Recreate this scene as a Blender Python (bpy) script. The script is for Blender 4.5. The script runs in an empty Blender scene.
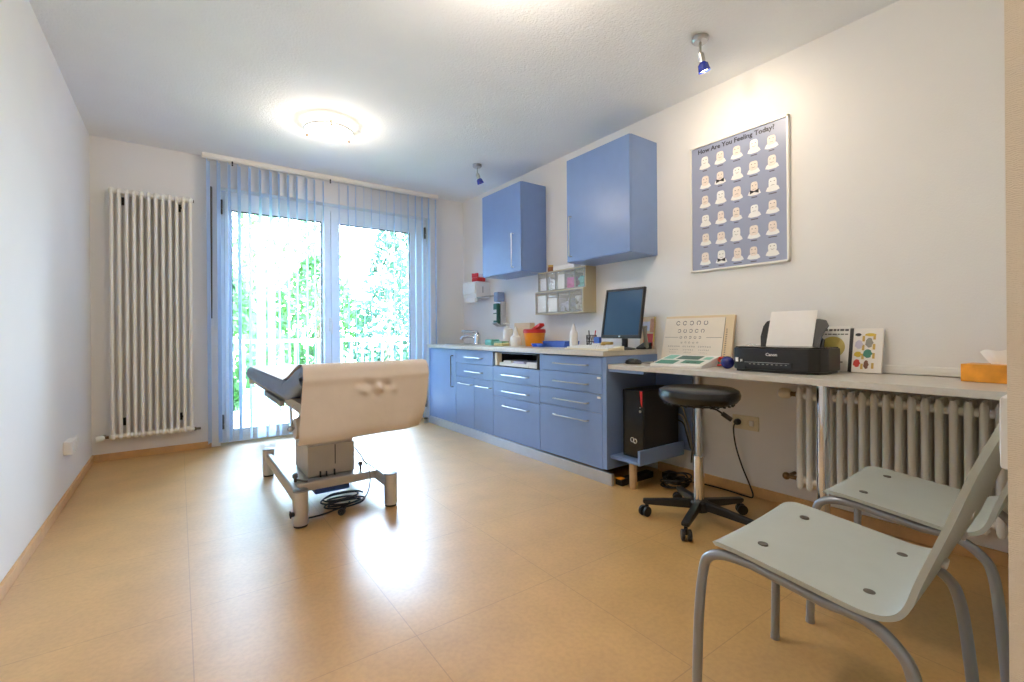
import bpy, bmesh, math, random
from mathutils import Vector, Matrix, Euler
random.seed(7)
PI = math.pi
scene = bpy.context.scene
COL = scene.collection

# ------------------------------------------------------------------ materials
def lin(c):
    return c / 12.92 if c <= 0.04045 else ((c + 0.055) / 1.055) ** 2.4
def rgb(r, g, b):
    return (lin(r / 255), lin(g / 255), lin(b / 255), 1.0)

def mat(name, col, rough=0.5, metal=0.0, var=0.05, scale=12.0, bump=0.0, bscale=200.0, coat=0.0, spec=0.5, trans=0.0):
    m = bpy.data.materials.new(name); m.use_nodes = True
    nt = m.node_tree; n = nt.nodes; l = nt.links
    b = n['Principled BSDF']
    b.inputs['Roughness'].default_value = rough
    b.inputs['Metallic'].default_value = metal
    b.inputs['Specular IOR Level'].default_value = spec
    b.inputs['Coat Weight'].default_value = coat
    b.inputs['Coat Roughness'].default_value = 0.1
    b.inputs['Transmission Weight'].default_value = trans
    tc = n.new('ShaderNodeTexCoord')
    nz = n.new('ShaderNodeTexNoise'); nz.inputs['Scale'].default_value = scale; nz.inputs['Detail'].default_value = 4
    l.new(tc.outputs['Object'], nz.inputs['Vector'])
    rp = n.new('ShaderNodeValToRGB')
    c = col
    rp.color_ramp.elements[0].position = 0.3; rp.color_ramp.elements[1].position = 0.7
    rp.color_ramp.elements[0].color = (c[0] * (1 - var), c[1] * (1 - var), c[2] * (1 - var), 1)
    rp.color_ramp.elements[1].color = (min(1, c[0] * (1 + var)), min(1, c[1] * (1 + var)), min(1, c[2] * (1 + var)), 1)
    l.new(nz.outputs['Fac'], rp.inputs['Fac']); l.new(rp.outputs['Color'], b.inputs['Base Color'])
    if bump > 0:
        bz = n.new('ShaderNodeTexNoise'); bz.inputs['Scale'].default_value = bscale; bz.inputs['Detail'].default_value = 3
        l.new(tc.outputs['Object'], bz.inputs['Vector'])
        bp = n.new('ShaderNodeBump'); bp.inputs['Strength'].default_value = bump; bp.inputs['Distance'].default_value = 0.004
        l.new(bz.outputs['Fac'], bp.inputs['Height']); l.new(bp.outputs['Normal'], b.inputs['Normal'])
    return m

def emit(name, col, strength):
    m = bpy.data.materials.new(name); m.use_nodes = True
    b = m.node_tree.nodes['Principled BSDF']
    b.inputs['Base Color'].default_value = col
    b.inputs['Emission Color'].default_value = col
    b.inputs['Emission Strength'].default_value = strength
    return m

def floor_mat():
    m = mat('linoleum', rgb(198, 155, 94), rough=0.42, var=0.08, scale=5, spec=0.9, coat=0.25, bump=0.05, bscale=35)
    nt = m.node_tree; n = nt.nodes; l = nt.links
    b = n['Principled BSDF']; rp = [x for x in n if x.type == 'VALTORGB'][0]
    b.inputs['Coat Roughness'].default_value = 0.33; b.inputs['Coat IOR'].default_value = 1.6
    tc = [x for x in n if x.type == 'TEX_COORD'][0]
    sp = n.new('ShaderNodeSeparateXYZ'); l.new(tc.outputs['Object'], sp.inputs['Vector'])
    def seam(out, off, pitch, w):
        a = n.new('ShaderNodeMath'); a.operation = 'SUBTRACT'; l.new(out, a.inputs[0]); a.inputs[1].default_value = off
        d = n.new('ShaderNodeMath'); d.operation = 'PINGPONG'; l.new(a.outputs[0], d.inputs[0]); d.inputs[1].default_value = pitch / 2
        c = n.new('ShaderNodeMath'); c.operation = 'LESS_THAN'; l.new(d.outputs[0], c.inputs[0]); c.inputs[1].default_value = w
        return c
    s1 = seam(sp.outputs['X'], 0.03, 0.6, 0.0016); s2 = seam(sp.outputs['Y'], 2.04, 0.62, 0.0016)
    mx = n.new('ShaderNodeMath'); mx.operation = 'MAXIMUM'; l.new(s1.outputs[0], mx.inputs[0]); l.new(s2.outputs[0], mx.inputs[1])
    sc = n.new('ShaderNodeMath'); sc.operation = 'MULTIPLY'; l.new(mx.outputs[0], sc.inputs[0]); sc.inputs[1].default_value = 0.32
    n2 = n.new('ShaderNodeTexNoise'); n2.inputs['Scale'].default_value = 60; n2.inputs['Detail'].default_value = 6
    l.new(tc.outputs['Object'], n2.inputs['Vector'])
    r2 = n.new('ShaderNodeValToRGB')
    r2.color_ramp.elements[0].position = 0.35; r2.color_ramp.elements[0].color = (0.88, 0.86, 0.84, 1)
    r2.color_ramp.elements[1].position = 0.6; r2.color_ramp.elements[1].color = (1, 1, 1, 1)
    l.new(n2.outputs['Fac'], r2.inputs['Fac'])
    mm = n.new('ShaderNodeMix'); mm.data_type = 'RGBA'; mm.blend_type = 'MULTIPLY'; mm.inputs['Factor'].default_value = 0.7
    l.new(rp.outputs['Color'], mm.inputs[6]); l.new(r2.outputs['Color'], mm.inputs[7])
    m2 = n.new('ShaderNodeMix'); m2.data_type = 'RGBA'; l.new(sc.outputs[0], m2.inputs['Factor'])
    l.new(mm.outputs[2], m2.inputs[6]); m2.inputs[7].default_value = rgb(110, 75, 45)
    l.new(m2.outputs[2], b.inputs['Base Color'])
    return m

def weave_mat():
    m = mat('woven_wallpaper', rgb(226, 216, 200), rough=0.9, var=0.02)
    nt = m.node_tree; n = nt.nodes; l = nt.links
    tc = [x for x in n if x.type == 'TEX_COORD'][0]
    w = n.new('ShaderNodeTexWave'); w.inputs['Scale'].default_value = 170; w.inputs['Distortion'].default_value = 9; w.inputs['Detail'].default_value = 3
    w.bands_direction = 'Z'
    l.new(tc.outputs['Object'], w.inputs['Vector'])
    bp = n.new('ShaderNodeBump'); bp.inputs['Strength'].default_value = 0.35; bp.inputs['Distance'].default_value = 0.0012
    l.new(w.outputs['Fac'], bp.inputs['Height']); l.new(bp.outputs['Normal'], n['Principled BSDF'].inputs['Normal'])
    return m

def glass_mat(name, tint, gloss=0.9):
    m = bpy.data.materials.new(name); m.use_nodes = True
    nt = m.node_tree; n = nt.nodes; l = nt.links
    n.remove(n['Principled BSDF'])
    t = n.new('ShaderNodeBsdfTransparent'); t.inputs['Color'].default_value = tint
    g = n.new('ShaderNodeBsdfGlossy'); g.inputs['Roughness'].default_value = 0.02; g.inputs['Color'].default_value = (gloss, gloss, gloss, 1)
    f = n.new('ShaderNodeFresnel'); f.inputs['IOR'].default_value = 1.45
    x = n.new('ShaderNodeMixShader')
    l.new(f.outputs[0], x.inputs['Fac']); l.new(t.outputs[0], x.inputs[1]); l.new(g.outputs[0], x.inputs[2])
    l.new(x.outputs[0], n['Material Output'].inputs['Surface'])
    return m

def translucent_mat(name, col, fac, tcol=None):
    m = bpy.data.materials.new(name); m.use_nodes = True
    nt = m.node_tree; n = nt.nodes; l = nt.links
    b = n['Principled BSDF']; b.inputs['Base Color'].default_value = col; b.inputs['Roughness'].default_value = 0.7
    tc = n.new('ShaderNodeTexCoord'); nz = n.new('ShaderNodeTexNoise'); nz.inputs['Scale'].default_value = 300
    l.new(tc.outputs['Object'], nz.inputs['Vector'])
    bp = n.new('ShaderNodeBump'); bp.inputs['Strength'].default_value = 0.1; l.new(nz.outputs['Fac'], bp.inputs['Height']); l.new(bp.outputs['Normal'], b.inputs['Normal'])
    t = n.new('ShaderNodeBsdfTranslucent'); t.inputs['Color'].default_value = tcol or col
    x = n.new('ShaderNodeMixShader'); x.inputs['Fac'].default_value = fac
    l.new(b.outputs[0], x.inputs[1]); l.new(t.outputs[0], x.inputs[2]); l.new(x.outputs[0], n['Material Output'].inputs['Surface'])
    return m

def film_mat(name, alpha):
    m = bpy.data.materials.new(name); m.use_nodes = True
    nt = m.node_tree; n = nt.nodes; l = nt.links
    b = n['Principled BSDF']; b.inputs['Base Color'].default_value = (0.85, 0.85, 0.85, 1); b.inputs['Roughness'].default_value = 0.15
    t = n.new('ShaderNodeBsdfTransparent')
    x = n.new('ShaderNodeMixShader'); x.inputs['Fac'].default_value = alpha
    l.new(t.outputs[0], x.inputs[1]); l.new(b.outputs[0], x.inputs[2]); l.new(x.outputs[0], n['Material Output'].inputs['Surface'])
    return m

M = {}
M['wall'] = mat('wall_paint', rgb(233, 232, 231), rough=0.9, var=0.012, scale=3, bump=0.25, bscale=140)
M['ceiling'] = mat('ceiling_woodchip', rgb(238, 240, 243), rough=0.95, var=0.015, scale=3, bump=0.8, bscale=90)
M['weave'] = weave_mat()
M['floor'] = floor_mat()
M['wood_trim'] = mat('beech_trim', rgb(203, 160, 108), rough=0.45, var=0.08, scale=18)
M['white_gloss'] = mat('white_enamel', rgb(236, 234, 228), rough=0.3, var=0.01)
M['white_plastic'] = mat('white_plastic', rgb(232, 231, 228), rough=0.4, var=0.015)
M['cream_plastic'] = mat('cream_plastic', rgb(226, 216, 190), rough=0.45, var=0.02)
M['upvc'] = mat('white_window_frame', rgb(232, 238, 245), rough=0.35, var=0.01)
M['rubber'] = mat('dark_gasket', rgb(40, 42, 45), rough=0.7)
M['glass'] = glass_mat('window_glass', (0.95, 0.97, 0.96, 1))
M['clear'] = film_mat('clear_plastic', 0.16)
M['bagfilm'] = film_mat('crumpled_film', 0.32)
M['slat'] = translucent_mat('blue_blind_fabric', rgb(190, 210, 236), 0.55, rgb(200, 222, 248))
M['blue'] = mat('blue_laminate', rgb(124, 149, 194), rough=0.29, var=0.02, spec=0.5)
M['blue_dark'] = mat('blue_edge', rgb(92, 112, 160), rough=0.45, var=0.02)
M['steel'] = mat('brushed_steel', rgb(190, 190, 190), rough=0.28, metal=1.0, var=0.05)
M['chrome'] = mat('chrome', rgb(225, 225, 228), rough=0.09, metal=1.0, var=0.02)
M['alu'] = mat('silver_aluminium', rgb(205, 205, 208), rough=0.38, metal=0.85, var=0.03)
M['plinth'] = mat('aluminium_plinth', rgb(200, 205, 214), rough=0.32, metal=0.7, var=0.03)
M['worktop'] = mat('grey_beige_laminate', rgb(205, 200, 192), rough=0.33, var=0.05, scale=40)
M['black'] = mat('black_plastic', rgb(26, 26, 28), rough=0.4, var=0.1)
M['black_gloss'] = mat('black_gloss', rgb(18, 19, 21), rough=0.18, var=0.1)
M['vinyl'] = mat('black_vinyl', rgb(24, 25, 27), rough=0.26, var=0.1, bump=0.15, bscale=60)
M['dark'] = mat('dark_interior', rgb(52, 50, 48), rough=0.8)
M['chair'] = mat('pale_blue_grey_lacquer', rgb(180, 185, 180), rough=0.36, var=0.03)
M['plyedge'] = mat('lacquered_edge', rgb(150, 160, 160), rough=0.5, var=0.05)
M['chair_tube'] = mat('grey_tube', rgb(150, 154, 162), rough=0.33, metal=0.5, var=0.03)
M['bolt'] = mat('bolt_cap', rgb(95, 90, 84), rough=0.4, metal=0.6)
M['couch'] = mat('blue_grey_vinyl', rgb(128, 146, 176), rough=0.42, var=0.05, bump=0.15, bscale=60)
M['couch_frame'] = mat('beige_steel', rgb(196, 186, 172), rough=0.4, var=0.03, metal=0.2)
M['couch_col'] = mat('greige_cover', rgb(198, 190, 178), rough=0.5, var=0.03)
M['paper'] = mat('kraft_white_paper', rgb(208, 196, 185), rough=0.75, var=0.03, bump=0.15, bscale=30)
M['papertop'] = mat('white_paper', rgb(240, 236, 232), rough=0.8, var=0.01)
M['cable'] = mat('black_cable', rgb(20, 20, 22), rough=0.5)
M['gcable'] = mat('grey_cable', rgb(150, 148, 140), rough=0.5)
M['red'] = mat('red_plastic', rgb(205, 38, 34), rough=0.35, var=0.05)
M['orange'] = mat('orange_plastic', rgb(240, 150, 30), rough=0.35, var=0.04)
M['tissue'] = mat('orange_card', rgb(226, 150, 40), rough=0.4, var=0.25, scale=14)
M['bluetray'] = mat('blue_plastic', rgb(70, 105, 190), rough=0.4, var=0.05)
M['bluebr'] = mat('bright_blue_plastic', rgb(35, 90, 215), rough=0.35, var=0.05)
M['navy'] = mat('navy_ball', rgb(30, 40, 120), rough=0.25, var=0.2)
M['mint'] = mat('mint_plastic', rgb(120, 190, 178), rough=0.4, var=0.05)
M['green'] = mat('green_plastic', rgb(110, 160, 130), rough=0.45, var=0.1)
M['dkgreen'] = mat('dark_green_label', rgb(40, 96, 88), rough=0.4)
M['yellow'] = mat('pale_yellow', rgb(220, 210, 150), rough=0.6, var=0.05)
M['beigebox'] = mat('beige_card', rgb(222, 196, 160), rough=0.6, var=0.04)
M['binbeige'] = mat('beige_bin_housing', rgb(196, 182, 150), rough=0.45, var=0.03)
M['screen'] = mat('lcd_reflected_blue', rgb(44, 78, 108), rough=0.22, var=0.03)  # bluish window reflection put into the base colour of the switched-off screen
M['cotton'] = mat('white_cotton', rgb(240, 240, 240), rough=0.95, var=0.03)
M['pink'] = mat('pink_pack', rgb(224, 110, 165), rough=0.6, var=0.1)
M['teal'] = mat('teal_pack', rgb(110, 200, 200), rough=0.6, var=0.1)
M['lilac'] = mat('lilac_pack', rgb(205, 200, 222), rough=0.6, var=0.08)
M['poster'] = mat('poster_blue', rgb(152, 160, 186), rough=0.4, var=0.07, scale=2)
M['face'] = mat('poster_face', rgb(236, 224, 214), rough=0.5, var=0.05, scale=60)
M['facew'] = mat('poster_collar', rgb(240, 240, 238), rough=0.5, var=0.03)
M['ink'] = mat('print_ink', rgb(38, 38, 46), rough=0.5)
M['ink_soft'] = mat('soft_print', rgb(88, 84, 90), rough=0.5)
M['chartboard'] = mat('chart_board', rgb(226, 206, 172), rough=0.6, var=0.03)
M['chartpaper'] = mat('chart_print_ground', rgb(236, 228, 216), rough=0.6, var=0.02)
M['woodfoot'] = mat('wooden_foot', rgb(190, 158, 120), rough=0.5, var=0.1)
M['brass'] = mat('brass_nut', rgb(120, 95, 65), rough=0.35, metal=0.9)
M['blueglass'] = mat('blue_lamp_glass', rgb(40, 60, 170), rough=0.1, var=0.05, coat=0.5)
M['lampglass'] = emit('lit_lamp_glass', (1.0, 0.87, 0.66, 1), 4.5)
M['bulb'] = emit('lit_halogen', (1.0, 0.85, 0.6, 1), 25.0)
M['brown'] = mat('brown_glass', rgb(150, 95, 60), rough=0.3)
M['terrace'] = mat('terrace_paving', rgb(190, 186, 180), rough=0.8, var=0.08)
M['lawn'] = mat('lawn_grass', rgb(96, 130, 70), rough=0.95, var=0.25, scale=5)
M['leaf'] = translucent_mat('leaf_green', rgb(46, 86, 36), 0.35, rgb(80, 125, 48))
M['leaf2'] = translucent_mat('conifer_green', rgb(26, 58, 38), 0.3, rgb(44, 88, 48))
M['bark'] = mat('tree_bark', rgb(96, 80, 62), rough=0.9, var=0.2)
M['render'] = mat('pale_render', rgb(225, 220, 210), rough=0.9)
M['cardred'] = mat('card_red', rgb(200, 60, 50), rough=0.5)
M['cardyellow'] = mat('card_yellow', rgb(215, 185, 60), rough=0.5)
M['cardgreen'] = mat('card_green', rgb(70, 140, 125), rough=0.5)
M['cardbrown'] = mat('card_brown', rgb(120, 75, 60), rough=0.5)
M['cardgold'] = mat('card_gold', rgb(205, 170, 90), rough=0.5)
M['plate'] = mat('golden_disc', rgb(190, 172, 92), rough=0.5, var=0.15, scale=20)
M['skin'] = mat('photo_tone', rgb(205, 150, 120), rough=0.5, var=0.2, scale=30)

# ------------------------------------------------------------------ mesh builder
class MB:
    def __init__(self): self.bm = bmesh.new()
    def _merge(self, b, mi=0, T=None):
        if T is not None: bmesh.ops.transform(b, matrix=T, verts=b.verts)
        for f in b.faces: f.material_index = mi
        me = bpy.data.meshes.new('tmp'); b.to_mesh(me); b.free()
        self.bm.from_mesh(me); bpy.data.meshes.remove(me)
    def box(self, x0, x1, y0, y1, z0, z1, bev=0.0, mi=0, T=None, seg=2):
        b = bmesh.new(); bmesh.ops.create_cube(b, size=1)
        S = Matrix.Translation(((x0 + x1) / 2, (y0 + y1) / 2, (z0 + z1) / 2)) @ Matrix.Diagonal((abs(x1 - x0), abs(y1 - y0), abs(z1 - z0), 1))
        bmesh.ops.transform(b, matrix=S, verts=b.verts)
        if bev > 0: bmesh.ops.bevel(b, geom=b.edges[:], offset=bev, segments=seg, affect='EDGES', profile=0.5)
        self._merge(b, mi, T); return self
    def cyl(self, p0, p1, r0, r1=None, n=20, mi=0, bev=0.0):
        p0 = Vector(p0); p1 = Vector(p1); d = p1 - p0
        b = bmesh.new(); bmesh.ops.create_cone(b, cap_ends=True, segments=n, radius1=r0, radius2=r0 if r1 is None else r1, depth=d.length)
        if bev > 0:
            es = [e for e in b.edges if any(len(f.verts) > 4 for f in e.link_faces)]
            bmesh.ops.bevel(b, geom=es, offset=bev, segments=2, affect='EDGES', profile=0.5)
        T = Matrix.Translation((p0 + p1) / 2) @ d.to_track_quat('Z', 'Y').to_matrix().to_4x4()
        self._merge(b, mi, T); return self
    def tube(self, pts, r, n=10, smooth=0, mi=0, closed=False):
        P = [Vector(p) for p in pts]
        if smooth: P = catmull(P, smooth, closed)
        b = bmesh.new(); rings = []; N = len(P)
        if isinstance(r, (list, tuple)) and len(r) != N:
            K = len(r) - 1
            r = [r[min(K - 1, int(i / (N - 1) * K))] + (r[min(K - 1, int(i / (N - 1) * K)) + 1] - r[min(K - 1, int(i / (N - 1) * K))]) * (i / (N - 1) * K - min(K - 1, int(i / (N - 1) * K))) for i in range(N)]
        up = None
        for i in range(N):
            if closed: t = P[(i + 1) % N] - P[i - 1]
            else: t = P[min(i + 1, N - 1)] - P[max(i - 1, 0)]
            t.normalize()
            if up is None:
                up = Vector((0, 0, 1)) if abs(t.z) < 0.9 else Vector((1, 0, 0))
            a = up - t * up.dot(t)
            if a.length < 1e-6: a = t.orthogonal()
            a.normalize(); c = t.cross(a); up = a
            rr = r[i] if isinstance(r, (list, tuple)) else r
            rings.append([b.verts.new(P[i] + (a * math.cos(2 * PI * k / n) + c * math.sin(2 * PI * k / n)) * rr) for k in range(n)])
        for i in range(N if closed else N - 1):
            A = rings[i]; B = rings[(i + 1) % N]
            for k in range(n): b.faces.new((A[k], A[(k + 1) % n], B[(k + 1) % n], B[k]))
        if not closed:
            b.faces.new(rings[0][::-1]); b.faces.new(rings[-1])
        bmesh.ops.recalc_face_normals(b, faces=b.faces)
        self._merge(b, mi); return self
    def lathe(self, prof, c=(0, 0, 0), n=32, mi=0, axis=None, T=None):
        b = bmesh.new(); rings = []
        for r, z in prof:
            if r < 1e-6: rings.append([b.verts.new((0, 0, z))])
            else: rings.append([b.verts.new((r * math.cos(2 * PI * k / n), r * math.sin(2 * PI * k / n), z)) for k in range(n)])
        for A, B in zip(rings, rings[1:]):
            for k in range(n):
                k2 = (k + 1) % n
                if len(A) == 1 and len(B) == 1: continue
                if len(A) == 1: b.faces.new((A[0], B[k2], B[k]))
                elif len(B) == 1: b.faces.new((A[k], A[k2], B[0]))
                else: b.faces.new((A[k], A[k2], B[k2], B[k]))
        bmesh.ops.recalc_face_normals(b, faces=b.faces)
        X = Matrix.Translation(c)
        if axis is not None: X = X @ Vector(axis).to_track_quat('Z', 'Y').to_matrix().to_4x4()
        if T is not None: X = T @ X
        self._merge(b, mi, X); return self
    def ball(self, c, r, s=(1, 1, 1), mi=0, n=20, T=None):
        b = bmesh.new(); bmesh.ops.create_uvsphere(b, u_segments=n, v_segments=n // 2 + 2, radius=r)
        X = Matrix.Translation(c) @ (T or Matrix.Identity(4)) @ Matrix.Diagonal((s[0], s[1], s[2], 1))
        self._merge(b, mi, X); return self
    def prism(self, poly, axis, a0, a1, mi=0, bev=0.0, T=None):
        # poly in the two other axes, in cyclic order (x: y,z) (y: x,z) (z: x,y)
        def pt(u, v, a):
            return (a, u, v) if axis == 'x' else (u, a, v) if axis == 'y' else (u, v, a)
        b = bmesh.new()
        A = [b.verts.new(pt(u, v, a0)) for u, v in poly]; B = [b.verts.new(pt(u, v, a1)) for u, v in poly]
        b.faces.new(A); b.faces.new(B[::-1]); N = len(poly)
        for i in range(N): b.faces.new((A[i], B[i], B[(i + 1) % N], A[(i + 1) % N]))
        bmesh.ops.recalc_face_normals(b, faces=b.faces)
        if bev > 0: bmesh.ops.bevel(b, geom=b.edges[:], offset=bev, segments=2, affect='EDGES', profile=0.5)
        self._merge(b, mi, T); return self
    def sheet(self, f, nu, nv, thick=0.0, mi=0, T=None):
        b = bmesh.new()
        G = [[b.verts.new(f(i / nu, j / nv)) for j in range(nv + 1)] for i in range(nu + 1)]
        for i in range(nu):
            for j in range(nv): b.faces.new((G[i][j], G[i + 1][j], G[i + 1][j + 1], G[i][j + 1]))
        bmesh.ops.recalc_face_normals(b, faces=b.faces)
        if thick:
            bmesh.ops.solidify(b, geom=b.faces[:], thickness=thick)
        self._merge(b, mi, T); return self
    def quads(self, qs, mi=0):
        for q in qs:
            f = self.bm.faces.new([self.bm.verts.new(p) for p in q]); f.material_index = mi
        return self
    def ring(self, c, R, r, axis=(0, 0, 1), n=40, m=8, mi=0):
        q = Vector(axis).to_track_quat('Z', 'Y')
        pts = [Vector(c) + q @ Vector((R * math.cos(2 * PI * k / n), R * math.sin(2 * PI * k / n), 0)) for k in range(n)]
        return self.tube(pts, r, m, closed=True, mi=mi)
    def text(self, body, size, T, depth=0.0006, mi=0, bold=False, align='CENTER'):
        cu = bpy.data.curves.new('txt', 'FONT'); cu.body = body; cu.size = size; cu.extrude = depth; cu.align_x = align; cu.align_y = 'CENTER'
        cu.resolution_u = 2
        if bold: cu.offset = size * 0.02
        ob = bpy.data.objects.new('txt', cu); COL.objects.link(ob)
        dg = bpy.context.evaluated_depsgraph_get()
        me = bpy.data.meshes.new_from_object(ob.evaluated_get(dg))
        b = bmesh.new(); b.from_mesh(me); bpy.data.meshes.remove(me)
        bpy.data.objects.remove(ob); bpy.data.curves.remove(cu)
        self._merge(b, mi, T); return self

def catmull(P, k, closed=False):
    out = []; N = len(P)
    rng = range(N if closed else N - 1)
    for i in rng:
        if closed: p0, p1, p2, p3 = P[i - 1], P[i], P[(i + 1) % N], P[(i + 2) % N]
        else: p0, p1, p2, p3 = P[max(i - 1, 0)], P[i], P[i + 1], P[min(i + 2, N - 1)]
        for j in range(k):
            t = j / k
            out.append(0.5 * ((2 * p1) + (p2 - p0) * t + (2 * p0 - 5 * p1 + 4 * p2 - p3) * t * t + (3 * p1 - p0 - 3 * p2 + p3) * t ** 3))
    if not closed: out.append(P[-1].copy())
    return out

LOCAL = {}
def root_of(o):
    while o.parent: o = o.parent
    return o
def props(o, label=None, cat=None, group=None, kind=None):
    if label: o['label'] = label
    if cat: o['category'] = cat
    if group: o['group'] = group
    if kind: o['kind'] = kind
    return o
def thing(name, label, cat, loc=(0, 0, 0), group=None, rotz=0.0, local=False):
    o = bpy.data.objects.new(name, None); COL.objects.link(o)
    o.location = loc; o.rotation_euler = (0, 0, rotz); o.empty_display_size = 0.1
    LOCAL[o.name] = local
    return props(o, label, cat, group)
def obj(name, mb, mats, parent=None, label=None, cat=None, group=None, kind=None, smooth=35):
    bm = mb.bm
    if parent is not None:
        r = root_of(parent)
        if not LOCAL.get(r.name, False): bmesh.ops.translate(bm, vec=-r.location, verts=bm.verts)
        loc = Vector((0, 0, 0))
    elif kind == 'structure':
        loc = Vector((0, 0, 0))
    else:
        xs = [v.co.x for v in bm.verts]; ys = [v.co.y for v in bm.verts]; zs = [v.co.z for v in bm.verts]
        loc = Vector(((min(xs) + max(xs)) / 2, (min(ys) + max(ys)) / 2, min(zs)))
        bmesh.ops.translate(bm, vec=-loc, verts=bm.verts)
    ca = math.radians(smooth)
    for f in bm.faces: f.smooth = True
    for e in bm.edges:
        if len(e.link_faces) == 2: e.smooth = e.calc_face_angle(0) < ca
    me = bpy.data.meshes.new(name); bm.to_mesh(me); bm.free()
    for m in (mats if isinstance(mats, (list, tuple)) else [mats]): me.materials.append(m)
    o = bpy.data.objects.new(name, me); COL.objects.link(o)
    wn = o.modifiers.new('weighted_normals', 'WEIGHTED_NORMAL'); wn.keep_sharp = True
    if parent is not None: o.parent = parent
    else: LOCAL[o.name] = False
    o.location = loc
    return props(o, label, cat, group, kind)
def copy_thing(src, **kw):
    def cp(o, par):
        c = o.copy(); COL.objects.link(c)
        if par is not None: c.parent = par
        for ch in [x for x in bpy.data.objects if x.parent == o]: cp(ch, c)
        return c
    c = cp(src, None)
    if 'loc' in kw: c.location = kw['loc']
    if 'rotz' in kw: c.rotation_euler = (0, 0, kw['rotz'])
    if 'label' in kw: c['label'] = kw['label']
    return c
def R(axis, deg): return Matrix.Rotation(math.radians(deg), 4, axis)
def Tr(x, y, z): return Matrix.Translation((x, y, z))
# text lying on a plane that faces -X (read from the room): text x -> -Y, text y -> +Z
def faceX(x, y, z, lean=0.0):
    B = Matrix(((0, 0, -1, x), (-1, 0, 0, y), (0, 1, 0, z), (0, 0, 0, 1)))
    return B @ Matrix.Rotation(0, 4, 'X')

# ------------------------------------------------------------------ room
XL, XR, YF, HC = -0.56, 2.805, 4.875, 2.572
YB = -1.7
S = 'structure'
obj('floor', MB().box(XL - 0.1, XR + 0.1, YB - 0.1, YF + 0.2, -0.12, 0.0), M['floor'], kind=S)
obj('ceiling', MB().box(XL - 0.1, XR + 0.1, YB - 0.1, YF + 0.2, HC, HC + 0.12), M['ceiling'], kind=S)
obj('wall_left', MB().box(XL - 0.12, XL, YB - 0.1, YF + 0.2, 0, HC), M['wall'], kind=S)
obj('wall_right', MB().box(XR, XR + 0.12, YB - 0.1, YF + 0.2, 0, HC), M['wall'], kind=S)
WX0, WX1, WZ = 0.30, 2.37, 2.32
obj('wall_far', MB().box(XL, WX0, YF, YF + 0.2, 0, HC).box(WX1, XR, YF, YF + 0.2, 0, HC).box(WX0, WX1, YF, YF + 0.2, WZ, HC), M['wall'], kind=S)
obj('wall_near', MB().box(0.62, XR, -0.10, 0.077, 0, HC, mi=0).box(XL, -0.32, -0.10, 0.077, 0, HC).box(-0.32, 0.62, -0.10, 0.077, 2.2, HC), M['weave'], kind=S)
obj('wall_back', MB().box(XL, XR, YB - 0.1, YB, 0, HC), M['wall'], kind=S)
obj('baseboard_left', MB().box(XL, XL + 0.015, 0.08, YF, 0, 0.055, 0.003), M['wood_trim'], kind=S)
obj('baseboard_far', MB().box(XL + 0.015, WX0 - 0.07, YF - 0.015, YF, 0, 0.055, 0.003), M['wood_trim'], kind=S)
obj('baseboard_right', MB().box(XR - 0.015, XR, 0.08, 2.08, 0, 0.06, 0.003), M['wood_trim'], kind=S)

# window / balcony door
def frame_box(mb, x0, x1, z0, z1, w, y0, y1, bev=0.004):
    mb.box(x0, x0 + w, y0, y1, z0, z1, bev); mb.box(x1 - w, x1, y0, y1, z0, z1, bev)
    mb.box(x0 + w, x1 - w, y0, y1, z1 - w, z1, bev); mb.box(x0 + w, x1 - w, y0, y1, z0, z0 + w, bev)
    return mb
win = thing('window_1', 'white double balcony door with glass panes onto the garden', 'balcony door', ((WX0 + WX1) / 2, 5.0, 0)); win['kind'] = S
obj('frame', frame_box(MB(), WX0, WX1, 0, WZ, 0.055, 4.99, 5.07), M['upvc'], win)
for (a, b, ga, gb) in ((0.345, 1.283, 0.405, 1.196), (1.287, 2.325, 1.373, 2.16)):
    mb = MB()
    z0, z1, g0, g1 = 0.045, 2.272, 0.108, 2.148
    mb.box(a, ga, 4.975, 5.045, z0, z1, 0.006); mb.box(gb, b, 4.975, 5.045, z0, z1, 0.006)
    mb.box(ga, gb, 4.975, 5.045, g1, z1, 0.006); mb.box(ga, gb, 4.975, 5.045, z0, g0, 0.006)
    sash = obj('sash', mb, M['upvc'], win)
    gk = MB(); e = 0.006
    frame_box(gk, ga - 0.001, gb + 0.001, g0 - 0.001, g1 + 0.001, e, 4.985, 5.03, 0)
    obj('gasket', gk, M['rubber'], sash)
    obj('pane', MB().box(ga + 0.001, gb - 0.001, 5.005, 5.012, g0 + 0.001, g1 - 0.001), M['glass'], sash)
h = obj('handle', MB().box(1.262, 1.292, 4.962, 4.976, 1.02, 1.16, 0.004).cyl((1.277, 4.965, 1.12), (1.277, 4.925, 1.12), 0.009).box(1.268, 1.286, 4.915, 4.93, 0.99, 1.13, 0.005), M['white_plastic'], win)
for (x, z) in ((0.325, 2.17), (0.325, 0.2), (2.345, 2.17), (2.345, 0.2)):
    obj('hinge', MB().cyl((x, 4.965, z - 0.02), (x, 4.965, z + 0.06), 0.008).cyl((x, 4.965, z - 0.07), (x, 4.965, z - 0.03), 0.008).box(x - 0.006, x + 0.006, 4.966, 4.992, z - 0.07, z + 0.06, 0.002), M['bolt'], win)

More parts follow.
